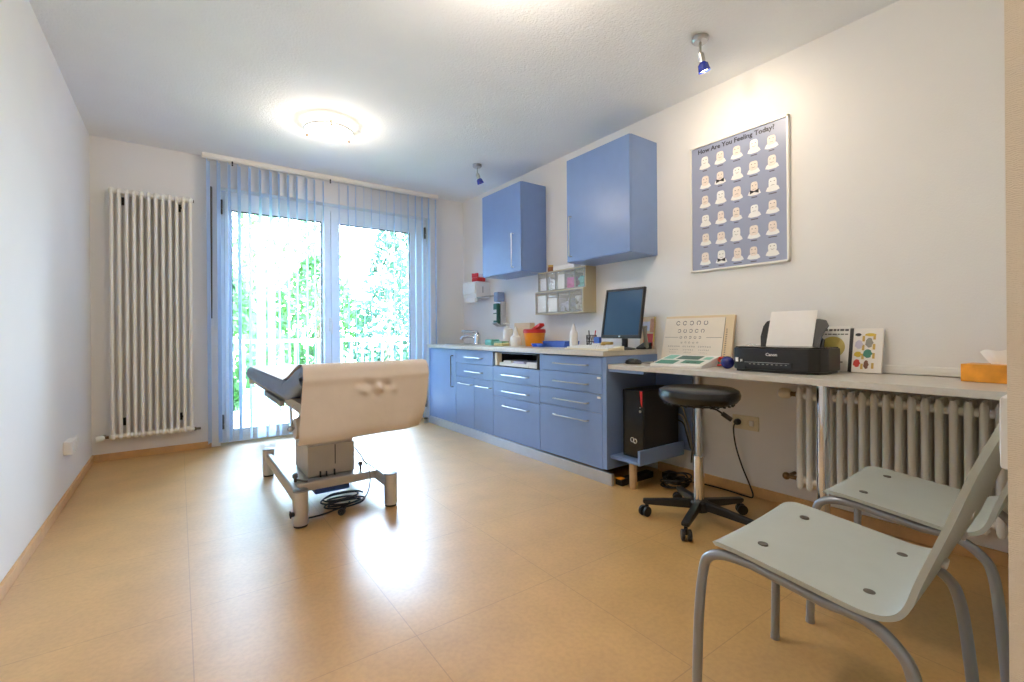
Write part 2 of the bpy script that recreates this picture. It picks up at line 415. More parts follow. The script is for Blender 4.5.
# vertical blind
bl = thing('vertical_blind', 'light blue vertical slat blind hanging in front of the balcony door', 'blind', (1.29, 4.785, 2.54))
obj('head_rail', MB().box(0.172, 2.418, 4.76, 4.81, 2.535, 2.571, 0.004).box(0.172, 2.418, 4.77, 4.80, 2.527, 2.536), M['white_gloss'], bl, label='white metal head rail of the blind')
slx = [0.213, 0.289, 0.367, 0.443, 0.525, 0.608, 0.693, 0.762, 0.841, 0.917, 1.003, 1.074, 1.155, 1.305, 1.393, 1.47, 1.555, 1.631, 1.717, 1.796, 1.877, 1.956, 2.036, 2.121, 2.2, 2.28, 2.365]
slx = [x * 1.0116 for x in slx]
for i, x in enumerate(slx):
    ang = 70 + random.uniform(-3, 3)
    turn = {5: -38, 6: -30}.get(i, 0)
    if i >= 22: ang = 74
    z0 = 0.05
    def slat(u, v, x=x, ang=ang, turn=turn):
        z = 2.515 + (z0 - 2.515) * u
        k = max(0.0, min(1.0, (2.2 - z) / 0.75)) if turn else 0
        k = k * k * (3 - 2 * k)
        a = math.radians(ang + turn * k)
        w = (v - 0.5) * 0.089
        bow = 0.004 * (1 - (2 * v - 1) ** 2)
        return Vector((x + math.cos(a) * w - math.sin(a) * bow, 4.785 + math.sin(a) * w + math.cos(a) * bow, z))
    s_ = obj('slat', MB().sheet(slat, 24, 4), M['slat'], bl)
    obj('carrier', MB().cyl((x, 4.785, 2.505), (x, 4.785, 2.53), 0.004, n=8), M['white_plastic'], s_)
for x in (0.395, 1.23):
    obj('clip', MB().box(x - 0.006, x + 0.006, 4.755, 4.763, 2.49, 2.505, 0.002).box(x - 0.006, x + 0.006, 4.755, 4.763, 2.508, 2.53, 0.002), M['black'], bl, label='dark rail clip')

# shutter crank on far wall behind blind
cr = thing('shutter_crank', 'dark grey crank rod for the roller shutter left of the balcony door', 'crank', (0.236, 4.85, 1.05))
obj('rod', MB().tube([(0.24, 4.873, 2.30), (0.24, 4.855, 2.30), (0.24, 4.845, 2.27), (0.234, 4.845, 1.14)], 0.009, 10), M['bolt'], cr)
obj('holder', MB().box(0.222, 0.250, 4.845, 4.874, 1.04, 1.09, 0.004).cyl((0.236, 4.845, 1.05), (0.236, 4.845, 1.13), 0.013), M['white_plastic'], cr)

# ------------------------------------------------------------------ radiators
def far_radiator():
    t = thing('column_radiator', 'tall white column radiator on the far wall left of the blinds', 'radiator', (-0.17, 4.80, 0.17))
    x0, x1, n = -0.425, 0.085, 12
    p = (x1 - x0) / (n - 1)
    for z in (0.195, 2.14):
        mb = MB()
        for k in range(n):
            x = x0 + p * k
            mb.ball((x, 4.79, z), 0.027, (0.8, 1.0, 1.0), n=14); mb.ball((x, 4.826, z), 0.027, (0.8, 1.0, 1.0), n=14)
        mb.cyl((x0, 4.79, z), (x1, 4.79, z), 0.017, n=14); mb.cyl((x0, 4.826, z), (x1, 4.826, z), 0.017, n=14)
        obj('header', mb, M['white_gloss'], t)
    for k in range(n):
        x = x0 + p * k
        obj('tube', MB().cyl((x, 4.785, 0.18), (x, 4.785, 2.155), 0.0125, n=14).cyl((x, 4.828, 0.18), (x, 4.828, 2.155), 0.0125, n=14), M['white_gloss'], t)
    v = obj('valve', MB().cyl((-0.45, 4.795, 0.195), (-0.49, 4.795, 0.195), 0.011).cyl((-0.485, 4.795, 0.195), (-0.485, 4.87, 0.195), 0.012), M['brass'], t, label='brass radiator valve')
    obj('thermostat_head', MB().lathe([(0, 0), (0.018, 0), (0.024, 0.01), (0.024, 0.045), (0.018, 0.055), (0, 0.056)], (-0.475, 4.79, 0.192), axis=(-1, -0.25, -0.1)), M['white_plastic'], v)
    obj('plug', MB().cyl((0.095, 4.80, 0.19), (0.118, 4.80, 0.19), 0.016).cyl((0.118, 4.80, 0.19), (0.15, 4.80, 0.19), 0.01), M['bolt'], t)
    obj('plug', MB().cyl((0.095, 4.80, 2.14), (0.112, 4.80, 2.14), 0.012), M['bolt'], t)
    for x, z in ((-0.36, 2.08), (0.01, 2.08), (-0.36, 0.30), (0.01, 0.30)):
        obj('bracket', MB().box(x - 0.012, x + 0.012, 4.842, 4.875, z - 0.03, z + 0.03, 0.003).box(x - 0.018, x + 0.018, 4.838, 4.848, z - 0.008, z + 0.008), M['rubber'], t)
far_radiator()
def right_radiator():
    t = thing('column_radiator', 'low beige-white column radiator under the desk on the right wall', 'radiator', (2.72, 0.72, 0.155))
    y0, n, p = 1.087, 17, 0.0461
    for z in (0.20, 0.65):
        mb = MB()
        for k in range(n):
            y = y0 - p * k
            for x in (2.68, 2.735): mb.ball((x, y, z), 0.03, (1, 0.74, 1), n=12)
        for x in (2.68, 2.735): mb.cyl((x, y0, z), (x, y0 - p * (n - 1), z), 0.019, n=12)
        obj('header', mb, M['white_gloss'], t)
    for k in range(n):
        y = y0 - p * k
        mb = MB()
        for x in (2.662, 2.707, 2.752):
            mb.lathe([(0, 0.155), (0.009, 0.158), (0.0145, 0.175), (0.0145, 0.675), (0.009, 0.694), (0, 0.697)], (x, y, 0), n=14)
        obj('column', mb, M['white_gloss'], t)
    v = obj('valve', MB().cyl((2.71, 1.10, 0.65), (2.71, 1.15, 0.65), 0.013).cyl((2.71, 1.135, 0.65), (2.80, 1.135, 0.65), 0.011).cyl((2.71, 1.10, 0.65), (2.71, 1.12, 0.65), 0.019, n=6), M['brass'], t, label='dark brass valve body')
    obj('thermostat_head', MB().lathe([(0, 0), (0.018, 0), (0.027, 0.012), (0.029, 0.045), (0.022, 0.058), (0, 0.06)], (2.71, 1.148, 0.65), axis=(0, 1, 0)), M['cream_plastic'], v)
    obj('return_valve', MB().cyl((2.71, 1.10, 0.195), (2.71, 1.17, 0.195), 0.011).cyl((2.71, 1.10, 0.195), (2.71, 1.12, 0.195), 0.018, n=6).ball((2.71, 1.175, 0.195), 0.02).cyl((2.71, 1.17, 0.195), (2.80, 1.17, 0.195), 0.010), M['brass'], t, label='dark brass return valve')
    obj('end_plug', MB().cyl((2.71, 0.345, 0.195), (2.71, 0.32, 0.195), 0.02, bev=0.004), M['white_gloss'], t)
right_radiator()

# ------------------------------------------------------------------ sockets and switch
so = thing('wall_socket', 'white double surface socket low on the left wall by the corner', 'socket', (XL, 3.85, 0.32))
obj('housing', MB().box(XL, XL + 0.045, 3.77, 3.92, 0.285, 0.365, 0.006), M['white_plastic'], so)
obj('socket_ring', MB().lathe([(0.03, 0), (0.03, 0.004), (0.024, 0.004), (0.02, -0.004), (0, -0.004)], (XL + 0.045, 3.845, 0.325), axis=(1, 0, 0)), M['white_gloss'], so)
so = thing('wall_socket', 'white flush twin socket plate beside the corner on the left wall', 'socket', (XL, 4.12, 0.27))
obj('plate', MB().box(XL, XL + 0.012, 4.03, 4.20, 0.255, 0.335, 0.004), M['white_plastic'], so)
for y in (4.075, 4.155):
    obj('socket_insert', MB().lathe([(0.028, 0), (0.028, 0.003), (0.023, 0.003), (0.02, -0.004), (0, -0.004)], (XL + 0.012, y, 0.295), axis=(1, 0, 0)), M['white_gloss'], so)
so = thing('wall_socket', 'cream twin socket plate low on the right wall under the desk', 'socket', (XR, 1.44, 0.44))
obj('plate', MB().box(XR - 0.012, XR, 1.365, 1.525, 0.392, 0.478, 0.004), M['cream_plastic'], so)
for y in (1.485, 1.405):
    obj('socket_insert', MB().lathe([(0.029, 0), (0.029, 0.003), (0.024, 0.003), (0.02, -0.003), (0, -0.003)], (XR - 0.012, y, 0.437), axis=(-1, 0, 0)), M['cream_plastic'], so)
obj('switch_key', MB().box(XR - 0.02, XR - 0.01, 1.392, 1.418, 0.42, 0.452, 0.003), M['white_plastic'], so)
sw = thing('light_switch', 'white light switch on the near wall by the right edge', 'switch', (0.69, 0.077, 0.88))
obj('plate', MB().box(0.66, 0.735, 0.0775, 0.0875, 0.86, 0.932, 0.003), M['white_plastic'], sw)
obj('rocker', MB().box(0.675, 0.722, 0.087, 0.0895, 0.872, 0.92, 0.001), M['white_gloss'], sw)

# ------------------------------------------------------------------ lamps
def ceiling_lamp(x, y, label):
    t = thing('ceiling_lamp', label, 'ceiling lamp', (x, y, HC))
    obj('base', MB().lathe([(0, 0), (0.11, 0), (0.11, -0.02), (0.09, -0.03), (0, -0.03)], (x, y, HC), n=40), M['steel'], t)
    obj('rim', MB().ring((x, y, HC - 0.06), 0.172, 0.006, n=56), M['alu'], t)
    obj('glass_bowl', MB().lathe([(0.17, -0.055), (0.165, -0.062), (0.13, -0.082), (0.07, -0.097), (0, -0.102)], (x, y, HC), n=48), M['lampglass'], t, label='glowing frosted glass bowl')
    for a in (20, 140, 260):
        c, s = math.cos(math.radians(a)), math.sin(math.radians(a))
        obj('clip', MB().tube([(x + 0.10 * c, y + 0.10 * s, HC - 0.02), (x + 0.172 * c, y + 0.172 * s, HC - 0.05), (x + 0.172 * c, y + 0.172 * s, HC - 0.075)], 0.004, 8).ball((x + 0.172 * c, y + 0.172 * s, HC - 0.077), 0.008), M['brass'], t)
    return t
LAMP1 = (0.925, 3.60); LAMP2 = (1.02, 1.38)
ceiling_lamp(*LAMP1, 'round glowing glass ceiling lamp above the examination couch')
ceiling_lamp(*LAMP2, 'round glowing glass ceiling lamp nearest the doorway')
FILL_LAMP = (0.0, -0.85)  # unseen lamp added behind the camera to brighten the near wall's jamb
ceiling_lamp(*FILL_LAMP, 'added unseen ceiling lamp behind the camera brightening the door jamb')
def spot(x, y, label, dirv):
    t = thing('ceiling_spotlight', label, 'spotlight', (x, y, HC))
    obj('canopy', MB().lathe([(0, 0), (0.042, 0), (0.042, -0.018), (0.036, -0.026), (0, -0.026)], (x, y, HC)), M['steel'], t)
    d = Vector(dirv).normalized()
    j = Vector((x, y, HC - 0.085))
    e = j + d * 0.045
    obj('arm', MB().cyl((x, y, HC - 0.02), j, 0.007).ball(j, 0.011), M['steel'], t)
    hd = obj('socket', MB().cyl(j, e, 0.016, 0.014).cyl(j + d * 0.005, j + d * 0.04, 0.018), M['steel'], t)
    q = d.to_track_quat('Z', 'Y').to_matrix().to_4x4()
    obj('glass_shade', MB().lathe([(0.014, 0), (0.026, 0.012), (0.032, 0.05), (0.029, 0.05), (0.023, 0.014), (0.0, 0.006)], n=24, T=Tr(*e) @ q), M['blueglass'], t, label='blue glass shade')
    obj('bulb', MB().lathe([(0, 0.044), (0.022, 0.043), (0.022, 0.036), (0, 0.034)], n=20, T=Tr(*e) @ q), M['bulb'] if label.startswith('lit') else M['white_gloss'], t)
    return e + d * 0.07, d
S1 = spot(2.278, 1.405, 'lit small blue-glass ceiling spotlight aimed at the poster wall', (0.32, -0.05, -0.9))
S2 = spot(2.28, 3.69, 'small ceiling spotlight with dark blue glass above the far wall cabinet', (0.42, 0.1, -0.75))

# ------------------------------------------------------------------ poster
po = thing('framed_poster', 'large blue poster of rows of faces in a thin white frame', 'poster', (XR - 0.01, 1.492, 1.385))
PY0, PY1, PZ0, PZ1 = 1.183, 1.801, 1.386, 2.216
mb = MB(); fw = 0.012
for a in ((PY0, PY0 + fw, PZ0, PZ1), (PY1 - fw, PY1, PZ0, PZ1), (PY0, PY1, PZ1 - fw, PZ1), (PY0, PY1, PZ0, PZ0 + fw)):
    mb.box(XR - 0.022, XR - 0.001, a[0], a[1], a[2], a[3], 0.002)
obj('frame', mb, M['white_gloss'], po)
XP = XR - 0.013
mb = MB().box(XP, XR - 0.002, PY0 + fw, PY1 - fw, PZ0 + fw, PZ1 - fw, 0, 0)
cols = 5; rows = 6
def flat(mb, pts, mi, x): mb.bm.faces.new([mb.bm.verts.new((x, y, z)) for y, z in pts]).material_index = mi
for r in range(rows):
    for c in range(cols):
        cy = PY1 - 0.108 - c * 0.104 + random.uniform(-0.004, 0.004); cz = PZ1 - 0.122 - r * 0.1265 + random.uniform(-0.004, 0.004)
        w = 0.0235 + random.uniform(-0.003, 0.003); hh = 0.028 + random.uniform(-0.003, 0.006)
        # shoulders / ruff
        flat(mb, [(cy + 0.039, cz - 0.03), (cy + 0.031, cz - 0.012), (cy + w, cz - 0.006), (cy - w, cz - 0.006), (cy - 0.031, cz - 0.012), (cy - 0.039, cz - 0.03), (cy - 0.02, cz - 0.037), (cy + 0.02, cz - 0.037)], 2, XP - 0.0004)
        # head
        hd = []
        for k in range(18):
            a = 2 * PI * k / 18
            hd.append((cy + w * math.copysign(abs(math.cos(a)) ** 0.6, math.cos(a)), cz + 0.012 + hh * math.copysign(abs(math.sin(a)) ** 0.6, math.sin(a))))
        flat(mb, hd, 1 if (r + c) % 3 else 2, XP - 0.0008)
        # simple line features
        for sx in (-1, 1):
            flat(mb, [(cy + sx * 0.010 + 0.003, cz + 0.020), (cy + sx * 0.010 - 0.003, cz + 0.020), (cy + sx * 0.010 - 0.003, cz + 0.024), (cy + sx * 0.010 + 0.003, cz + 0.024)], 4, XP - 0.0012)
        k = random.choice((-0.004, 0.0, 0.004))
        flat(mb, [(cy + 0.010, cz + 0.001 + k), (cy, cz - 0.001), (cy - 0.010, cz + 0.001 + k), (cy - 0.010, cz + 0.003 + k), (cy, cz + 0.001), (cy + 0.010, cz + 0.003 + k)], 4, XP - 0.0012)
        if (r, c) in ((1, 1), (2, 3), (5, 1)):   # dark bow below the chin
            flat(mb, [(cy + 0.026, cz - 0.002), (cy, cz - 0.012), (cy - 0.026, cz - 0.002), (cy - 0.026, cz - 0.027), (cy, cz - 0.018), (cy + 0.026, cz - 0.027)], 3, XP - 0.0014)
        cw = random.uniform(0.014, 0.026)      # caption line
        flat(mb, [(cy + cw, cz - 0.052), (cy - cw, cz - 0.052), (cy - cw, cz - 0.046), (cy + cw, cz - 0.046)], 4, XP - 0.0006)
obj('printed_sheet', mb, [M['poster'], M['face'], M['facew'], M['ink'], M['ink_soft']], po)
obj('title', MB().text('How Are You Feeling Today?', 0.0405, faceX(XP - 0.0006, 1.502, PZ1 - 0.043), bold=True), M['ink'], po, label='black printed title line')

# ------------------------------------------------------------------ wall cabinets
def bar_handle(p0, p1, off, r=0.005):
    p0 = Vector(p0); p1 = Vector(p1); o = Vector(off); d = (p1 - p0).normalized() * 0.006
    return MB().tube([p0, p0 + o * 0.8, p0 + o + d, p1 + o - d, p1 + o * 0.8, p1], r, 10)
def wall_cab(y0, y1, z0, z1, hy, label):
    t = thing('wall_cabinet', label, 'cabinet', (XR, (y0 + y1) / 2, z0))
    obj('body', MB().box(2.522, XR - 0.001, y0, y1, z0, z1, 0.002), M['blue'], t)
    d = obj('door', MB().box(2.503, 2.521, y0 + 0.001, y1 - 0.001, z0 + 0.004, z1 - 0.004, 0.002), M['blue'], t)
    obj('handle', bar_handle((2.503, hy, z0 + 0.045), (2.503, hy, z0 + 0.355), (-0.028, 0, 0)), M['steel'], d, label='steel bar handle')
wall_cab(2.075, 2.705, 1.543, 2.356, 2.655, 'blue wall cabinet hung above the monitor, nearer the poster')
wall_cab(3.315, 3.96, 1.55, 2.364, 3.425, 'blue wall cabinet hung above the sink, nearer the window')

# ------------------------------------------------------------------ base cabinets and worktop
FX = 2.287
WT = 0.868
def cabinet(y0, y1, label, body=True):
    t = thing('base_cabinet', label, 'cabinet', ((FX + XR) / 2, (y0 + y1) / 2, 0.075))
    return t
def front(t, name, y0, y1, z0, z1, hy=None, hz=None, vertical=False, hm='steel'):
    g = 0.0018
    d = obj(name, MB().box(FX - 0.018, FX, y0 + g, y1 - g, z0 + g, z1 - g, 0.0015), M['blue'], t)
    if hy is not None:
        if vertical: mb = bar_handle((FX - 0.018, hy[0], hz[0]), (FX - 0.018, hy[0], hz[1]), (-0.03, 0, 0), 0.005)
        else: mb = bar_handle((FX - 0.018, hy[1], hz), (FX - 0.018, hy[0], hz), (-0.03, 0, 0), 0.005)
        obj('handle', mb, M[hm], d, label='steel bar handle')
    return d
def carcass(t, y0, y1, z0=0.075, z1=0.832):
    mb = MB(); w = 0.018
    mb.box(FX + 0.002, XR - 0.002, y0, y0 + w, z0, z1); mb.box(FX + 0.002, XR - 0.002, y1 - w, y1, z0, z1)
    mb.box(FX + 0.002, XR - 0.002, y0 + w, y1 - w, z0, z0 + w); mb.box(2.78, XR - 0.002, y0 + w, y1 - w, z0 + w, z1)
    mb.box(FX + 0.002, 2.40, y0 + w, y1 - w, z1 - w, z1)
    obj('body', mb, M['blue'], t)
YA, YBc, YC, YD, YE = 4.718, 4.11, 3.43, 2.775, 2.085
t = cabinet(YBc, YA, 'blue base cabinet with one tall door at the window end of the counter')
carcass(t, YBc + 0.0005, YA)
front(t, 'door', YBc, YA, 0.075, 0.826, (4.165,), (0.445, 0.762), True, 'bolt')
t = cabinet(YC, YBc, 'blue base cabinet with two small drawers above two narrow doors')
carcass(t, YC + 0.0005, YBc - 0.0005)
front(t, 'drawer', YC, YBc, 0.694, 0.826, (3.60, 3.90), 0.757)
front(t, 'drawer', YC, YBc, 0.561, 0.694, (3.60, 3.90), 0.622)
front(t, 'door', 3.757, YBc, 0.075, 0.561, (3.79, 4.03), 0.497)
front(t, 'door', YC, 3.757, 0.075, 0.561, (3.455, 3.70), 0.497)
t = cabinet(YD, YC, 'blue base cabinet with an open tray niche over three drawers')
carcass(t, YD + 0.0005, YC - 0.0005)
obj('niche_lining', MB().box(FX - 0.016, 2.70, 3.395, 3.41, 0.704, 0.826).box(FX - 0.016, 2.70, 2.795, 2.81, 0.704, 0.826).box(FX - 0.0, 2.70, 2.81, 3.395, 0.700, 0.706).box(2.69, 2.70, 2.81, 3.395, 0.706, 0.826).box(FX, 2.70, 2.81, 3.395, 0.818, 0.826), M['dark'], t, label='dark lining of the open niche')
obj('niche_cheek', MB().box(FX - 0.018, FX + 0.03, 3.36, 3.394, 0.706, 0.818, 0.002), M['cream_plastic'], t)
front(t, 'drawer', YD, YC, 0.568, 0.70, (2.91, 3.26), 0.632)
front(t, 'drawer', YD, YC, 0.436, 0.568, (2.91, 3.26), 0.492)
front(t, 'drawer', YD, YC, 0.078, 0.436, (2.91, 3.26), 0.366)
t = cabinet(YE, YD, 'blue base cabinet with four drawers at the desk end of the counter')
mb = MB()
obj('body', MB().box(FX + 0.002, XR - 0.002, YE, YE + 0.022, 0.09, 0.832).box(FX - 0.018, FX + 0.002, YE, YE + 0.036, 0.09, 0.832).box(FX + 0.002, XR - 0.002, YD - 0.0185, YD - 0.0005, 0.075, 0.832).box(2.78, XR - 0.002, YE + 0.022, YD - 0.019, 0.09, 0.832).box(FX + 0.002, 2.78, YE + 0.022, YD - 0.019, 0.09, 0.108), M['blue'], t)
for z0, z1, hz, tag in ((0.709, 0.826, 0.768, 0), (0.578, 0.709, 0.638, 1), (0.45, 0.578, 0.508, 1), (0.082, 0.45, 0.388, 0)):
    d = front(t, 'drawer', YE + 0.037, YD, z0, z1, (2.25, 2.595), hz)
    if tag: obj('lock_tag', MB().box(FX - 0.024, FX - 0.0175, 2.135, 2.165, z1 - 0.028, z1 - 0.014, 0.002), M['white_gloss'], d)
obj('plinth', MB().box(2.253, 2.275, 2.03, YA, 0.001, 0.076, 0.003).box(2.253, 2.262, 2.03, YA, 0.0, 0.005), M['plinth'], None, 'silver aluminium plinth strip along the foot of the blue cabinets', 'plinth')
obj('worktop', MB().box(2.245, XR - 0.001, YE + 0.003, YA + 0.02, 0.833, WT, 0.003), M['worktop'], None, 'grey-beige worktop running over the blue base cabinets', 'worktop')

# tray inside the niche with instruments packs
tr = thing('instrument_tray', 'shallow pale tray in the open niche of the blue cabinets', 'tray', (2.45, 3.1, 0.707))
obj('tray_pan', MB().box(2.29, 2.66, 2.83, 3.35, 0.707, 0.713, 0.002).box(2.285, 2.295, 2.83, 3.35, 0.707, 0.735, 0.002).box(2.655, 2.66, 2.83, 3.35, 0.707, 0.735, 0.002).box(2.295, 2.655, 2.83, 2.835, 0.707, 0.735).box(2.295, 2.655, 3.345, 3.35, 0.707, 0.735), M['white_plastic'], tr)
obj('label_holder', MB().box(2.277, 2.285, 2.93, 2.98, 0.708, 0.724, 0.001), M['white_gloss'], tr)
for i, (a, b, m, lb) in enumerate(((3.21, 3.33, 'cotton', 'white dressing pack at the window side of the niche tray'), (3.03, 3.18, 'lilac', 'pale lilac dressing pack in the middle of the niche tray'), (2.85, 3.0, 'cotton', 'white dressing pack at the desk side of the niche tray'))):
    obj('dressing_pack', MB().box(2.31, 2.50, a, b, 0.7135, 0.752, 0.008), M[m], None, lb, 'pack', 'packs in the niche tray')
obj('pouch', MB().box(2.53, 2.63, 2.90, 3.14, 0.7135, 0.778, 0.012), M['brown'], None, 'brown pouch at the back of the niche tray', 'pouch')

# door stop by the blind
ds = thing('door_stop', 'small steel door stop on the floor at the cabinet end', 'door stop', (2.215, 4.70, 0))
obj('post', MB().lathe([(0, 0), (0.024, 0), (0.024, 0.014), (0.018, 0.018), (0.018, 0.042), (0, 0.044)], (2.215, 4.70, 0)), M['steel'], ds)
obj('cap', MB().lathe([(0, 0.042), (0.021, 0.042), (0.021, 0.058), (0, 0.06)], (2.215, 4.70, 0)), M['bolt'], ds)

# ------------------------------------------------------------------ things on the counter
z = WT + 0.0006
sk = thing('tap', 'chrome lever tap at the window end of the counter', 'tap', (2.60, 4.33, z))
obj('body', MB().lathe([(0, 0), (0.042, 0), (0.04, 0.012), (0.034, 0.02), (0.034, 0.10), (0.028, 0.115), (0, 0.118)], (2.62, 4.26, z)), M['chrome'], sk)
obj('spout', MB().tube([(2.62, 4.27, z + 0.06), (2.58, 4.33, z + 0.085), (2.53, 4.40, z + 0.08), (2.515, 4.42, z + 0.055)], 0.02, 12, smooth=5), M['chrome'], sk)
obj('lever', MB().tube([(2.62, 4.26, z + 0.115), (2.62, 4.27, z + 0.13), (2.57, 4.34, z + 0.142), (2.52, 4.42, z + 0.14)], [0.018, 0.018, 0.014, 0.012], 10), M['chrome'], sk)
si = thing('basin', 'round steel wash basin let into the window end of the counter', 'basin', (2.48, 4.43, WT))
obj('rim', MB().ring((2.48, 4.42, WT + 0.004), 0.15, 0.005, n=48), M['steel'], si)
obj('bowl', MB().lathe([(0.15, 0.003), (0.146, 0.002), (0.10, 0.0012), (0, 0.001)], (2.48, 4.42, WT), n=40), M['steel'], si)
mb = MB().box(2.50, 2.60, 3.80, 3.93, z, z + 0.058, 0.012)
obj('wipe_box', mb, M['mint'], None, 'mint green wipe box beside the tap on the counter', 'box')
sp_ = thing('sponge', 'pale yellow sponge with dark green scouring side on the counter', 'sponge', (2.46, 3.56, z))
obj('foam', MB().box(2.41, 2.50, 3.49, 3.63, z, z + 0.03, 0.008), M['yellow'], sp_)
obj('scouring_pad', MB().box(2.412, 2.498, 3.50, 3.62, z + 0.03, z + 0.044, 0.004), M['green'], sp_)
def bottle(name, x, y, prof, m, label, cat, extra=None):
    t = thing(name, label, cat, (x, y, z))
    obj('body', MB().lathe(prof, (x, y, z), n=28), M[m], t)
    return t
t = bottle('soap_bottle', 2.65, 3.74, [(0, 0), (0.05, 0), (0.055, 0.006), (0.055, 0.15), (0.045, 0.165), (0.018, 0.17), (0.018, 0.185), (0, 0.186)], 'white_plastic', 'white pump soap bottle in front of the beige box', 'bottle')
obj('pump', MB().cyl((2.65, 3.74, z + 0.18), (2.65, 3.74, z + 0.212), 0.007).box(2.61, 2.67, 3.726, 3.754, z + 0.208, z + 0.222, 0.004), M['white_plastic'], t)
obj('wipes_carton', MB().box(2.735, 2.797, 3.49, 3.74, z, z + 0.218, 0.003), M['beigebox'], None, 'beige carton standing against the wall behind the sharps bin', 'carton')
t = bottle('nozzle_bottle', 2.46, 3.345, [(0, 0), (0.044, 0), (0.046, 0.004), (0.046, 0.085), (0.03, 0.10), (0, 0.101)], 'white_plastic', 'white bottle with tall cone nozzle left of the sharps bin', 'bottle')
obj('nozzle', MB().lathe([(0.026, 0.10), (0.024, 0.115), (0.006, 0.178), (0.004, 0.182), (0, 0.182)], (2.46, 3.345, z)), M['white_plastic'], t)
sh = thing('sharps_bin', 'yellow-orange sharps bin with red lid on the counter', 'bin', (2.64, 3.30, z))
obj('tub', MB().lathe([(0, 0), (0.078, 0), (0.082, 0.005), (0.10, 0.128), (0.095, 0.128), (0, 0.126)], (2.64, 3.30, z), n=40), M['orange'], sh)
ld = obj('lid', MB().lathe([(0.103, 0.120), (0.105, 0.128), (0.102, 0.150), (0.09, 0.156), (0, 0.158)], (2.64, 3.30, z), n=40), M['red'], sh, label='red lid')
obj('flap', MB().box(-0.03, 0.03, -0.06, 0.06, 0, 0.03, 0.008, T=Tr(2.62, 3.215, z + 0.158) @ R('X', -24)), M['red'], ld)
for k, (x, y, m, lb) in enumerate(((2.55, 3.16, 'bluebr', 'bright blue kidney dish nearer the sharps bin'), (2.53, 3.06, 'bluetray', 'mid blue kidney dish beside the long blue tray'))):
    obj('kidney_dish', MB().lathe([(0, 0), (0.035, 0), (0.05, 0.028), (0.047, 0.028), (0.033, 0.004), (0, 0.004)], n=28, T=Tr(x, y, z) @ Matrix.Diagonal((0.9, 1.0, 1, 1))), M[m], None, lb, 'dish', 'blue dishes on the counter')
def tray_pts(x0, x1, y0, y1, h, w=0.012):
    mb = MB()
    mb.box(x0, x1, y0, y1, z, z + 0.005, 0.002)
    mb.prism([(y0 - w, z + h), (y0 - w + 0.004, z + h), (y0 + 0.004, z), (y0, z)], 'x', x0 - w, x1 + w)
    mb.prism([(y1 + w, z + h), (y1 + w - 0.004, z + h), (y1 - 0.004, z), (y1, z)], 'x', x0 - w, x1 + w)
    mb.prism([(x0 - w, z + h), (x0 - w + 0.004, z + h), (x0 + 0.004, z), (x0, z)], 'y', y0 - w, y1 + w)
    mb.prism([(x1 + w, z + h), (x1 + w - 0.004, z + h), (x1 - 0.004, z), (x1, z)], 'y', y0 - w, y1 + w)
    return mb
obj('instrument_bowl', tray_pts(2.56, 2.70, 2.80, 3.06, 0.05), M['bluetray'], None, 'long blue tray on the counter left of the keyboard', 'tray')
obj('tape_roll', MB().ring((2.63, 2.92, z + 0.028), 0.026, 0.014, n=28), M['black'], None, 'small black tape roll lying in the long blue tray', 'tape')
t = bottle('squeeze_bottle', 2.43, 2.56, [(0, 0), (0.030, 0), (0.032, 0.004), (0.032, 0.12), (0.022, 0.135), (0, 0.136)], 'white_plastic', 'slim white squeeze bottle at the end of the keyboard', 'bottle')
obj('nozzle', MB().lathe([(0.02, 0.135), (0.018, 0.15), (0.006, 0.19), (0, 0.192)], (2.43, 2.56, z)), M['white_plastic'], t)
# keyboard
kb = thing('keyboard', 'cream computer keyboard lying in front of the monitor', 'keyboard', (2.36, 2.28, z))
KT = Tr(2.36, 2.29, z) @ R('Z', -4)
obj('case', MB().prism([(-0.075, 0), (0.075, 0), (0.075, 0.03), (-0.075, 0.012)], 'y', -0.225, 0.225, bev=0.003, T=KT), M['cream_plastic'], kb)
mb = MB()
for r in range(5):
    x = -0.058 + r * 0.024
    for c in range(18):
        y = -0.205 + c * 0.0238
        zz = 0.012 + (x + 0.075) / 0.15 * 0.018
        mb.box(x - 0.009, x + 0.009, y - 0.009, y + 0.009, zz - 0.001, zz + 0.007, 0, T=KT)
obj('keys', mb, M['white_plastic'], kb)
# pen holder, stamp
ph = thing('pen_holder', 'black mesh pen holder behind the keyboard left of the monitor', 'pen holder', (2.64, 2.58, z))
mb = MB(); mb.lathe([(0, 0), (0.036, 0), (0.038, 0.004)], (2.64, 2.58, z), n=24)
for k in range(20):
    a = 2 * PI * k / 20
    mb.tube([(2.64 + 0.037 * math.cos(a), 2.58 + 0.037 * math.sin(a), z + 0.002), (2.64 + 0.04 * math.cos(a + 0.3), 2.58 + 0.04 * math.sin(a + 0.3), z + 0.10)], 0.0016, 5)
    mb.tube([(2.64 + 0.037 * math.cos(a), 2.58 + 0.037 * math.sin(a), z + 0.002), (2.64 + 0.04 * math.cos(a - 0.3), 2.58 + 0.04 * math.sin(a - 0.3), z + 0.10)], 0.0016, 5)
for hgt in (0.003, 0.05, 0.10): mb.ring((2.64, 2.58, z + hgt), 0.0385, 0.0025, n=24, m=6)
obj('cup', mb, M['black'], ph)
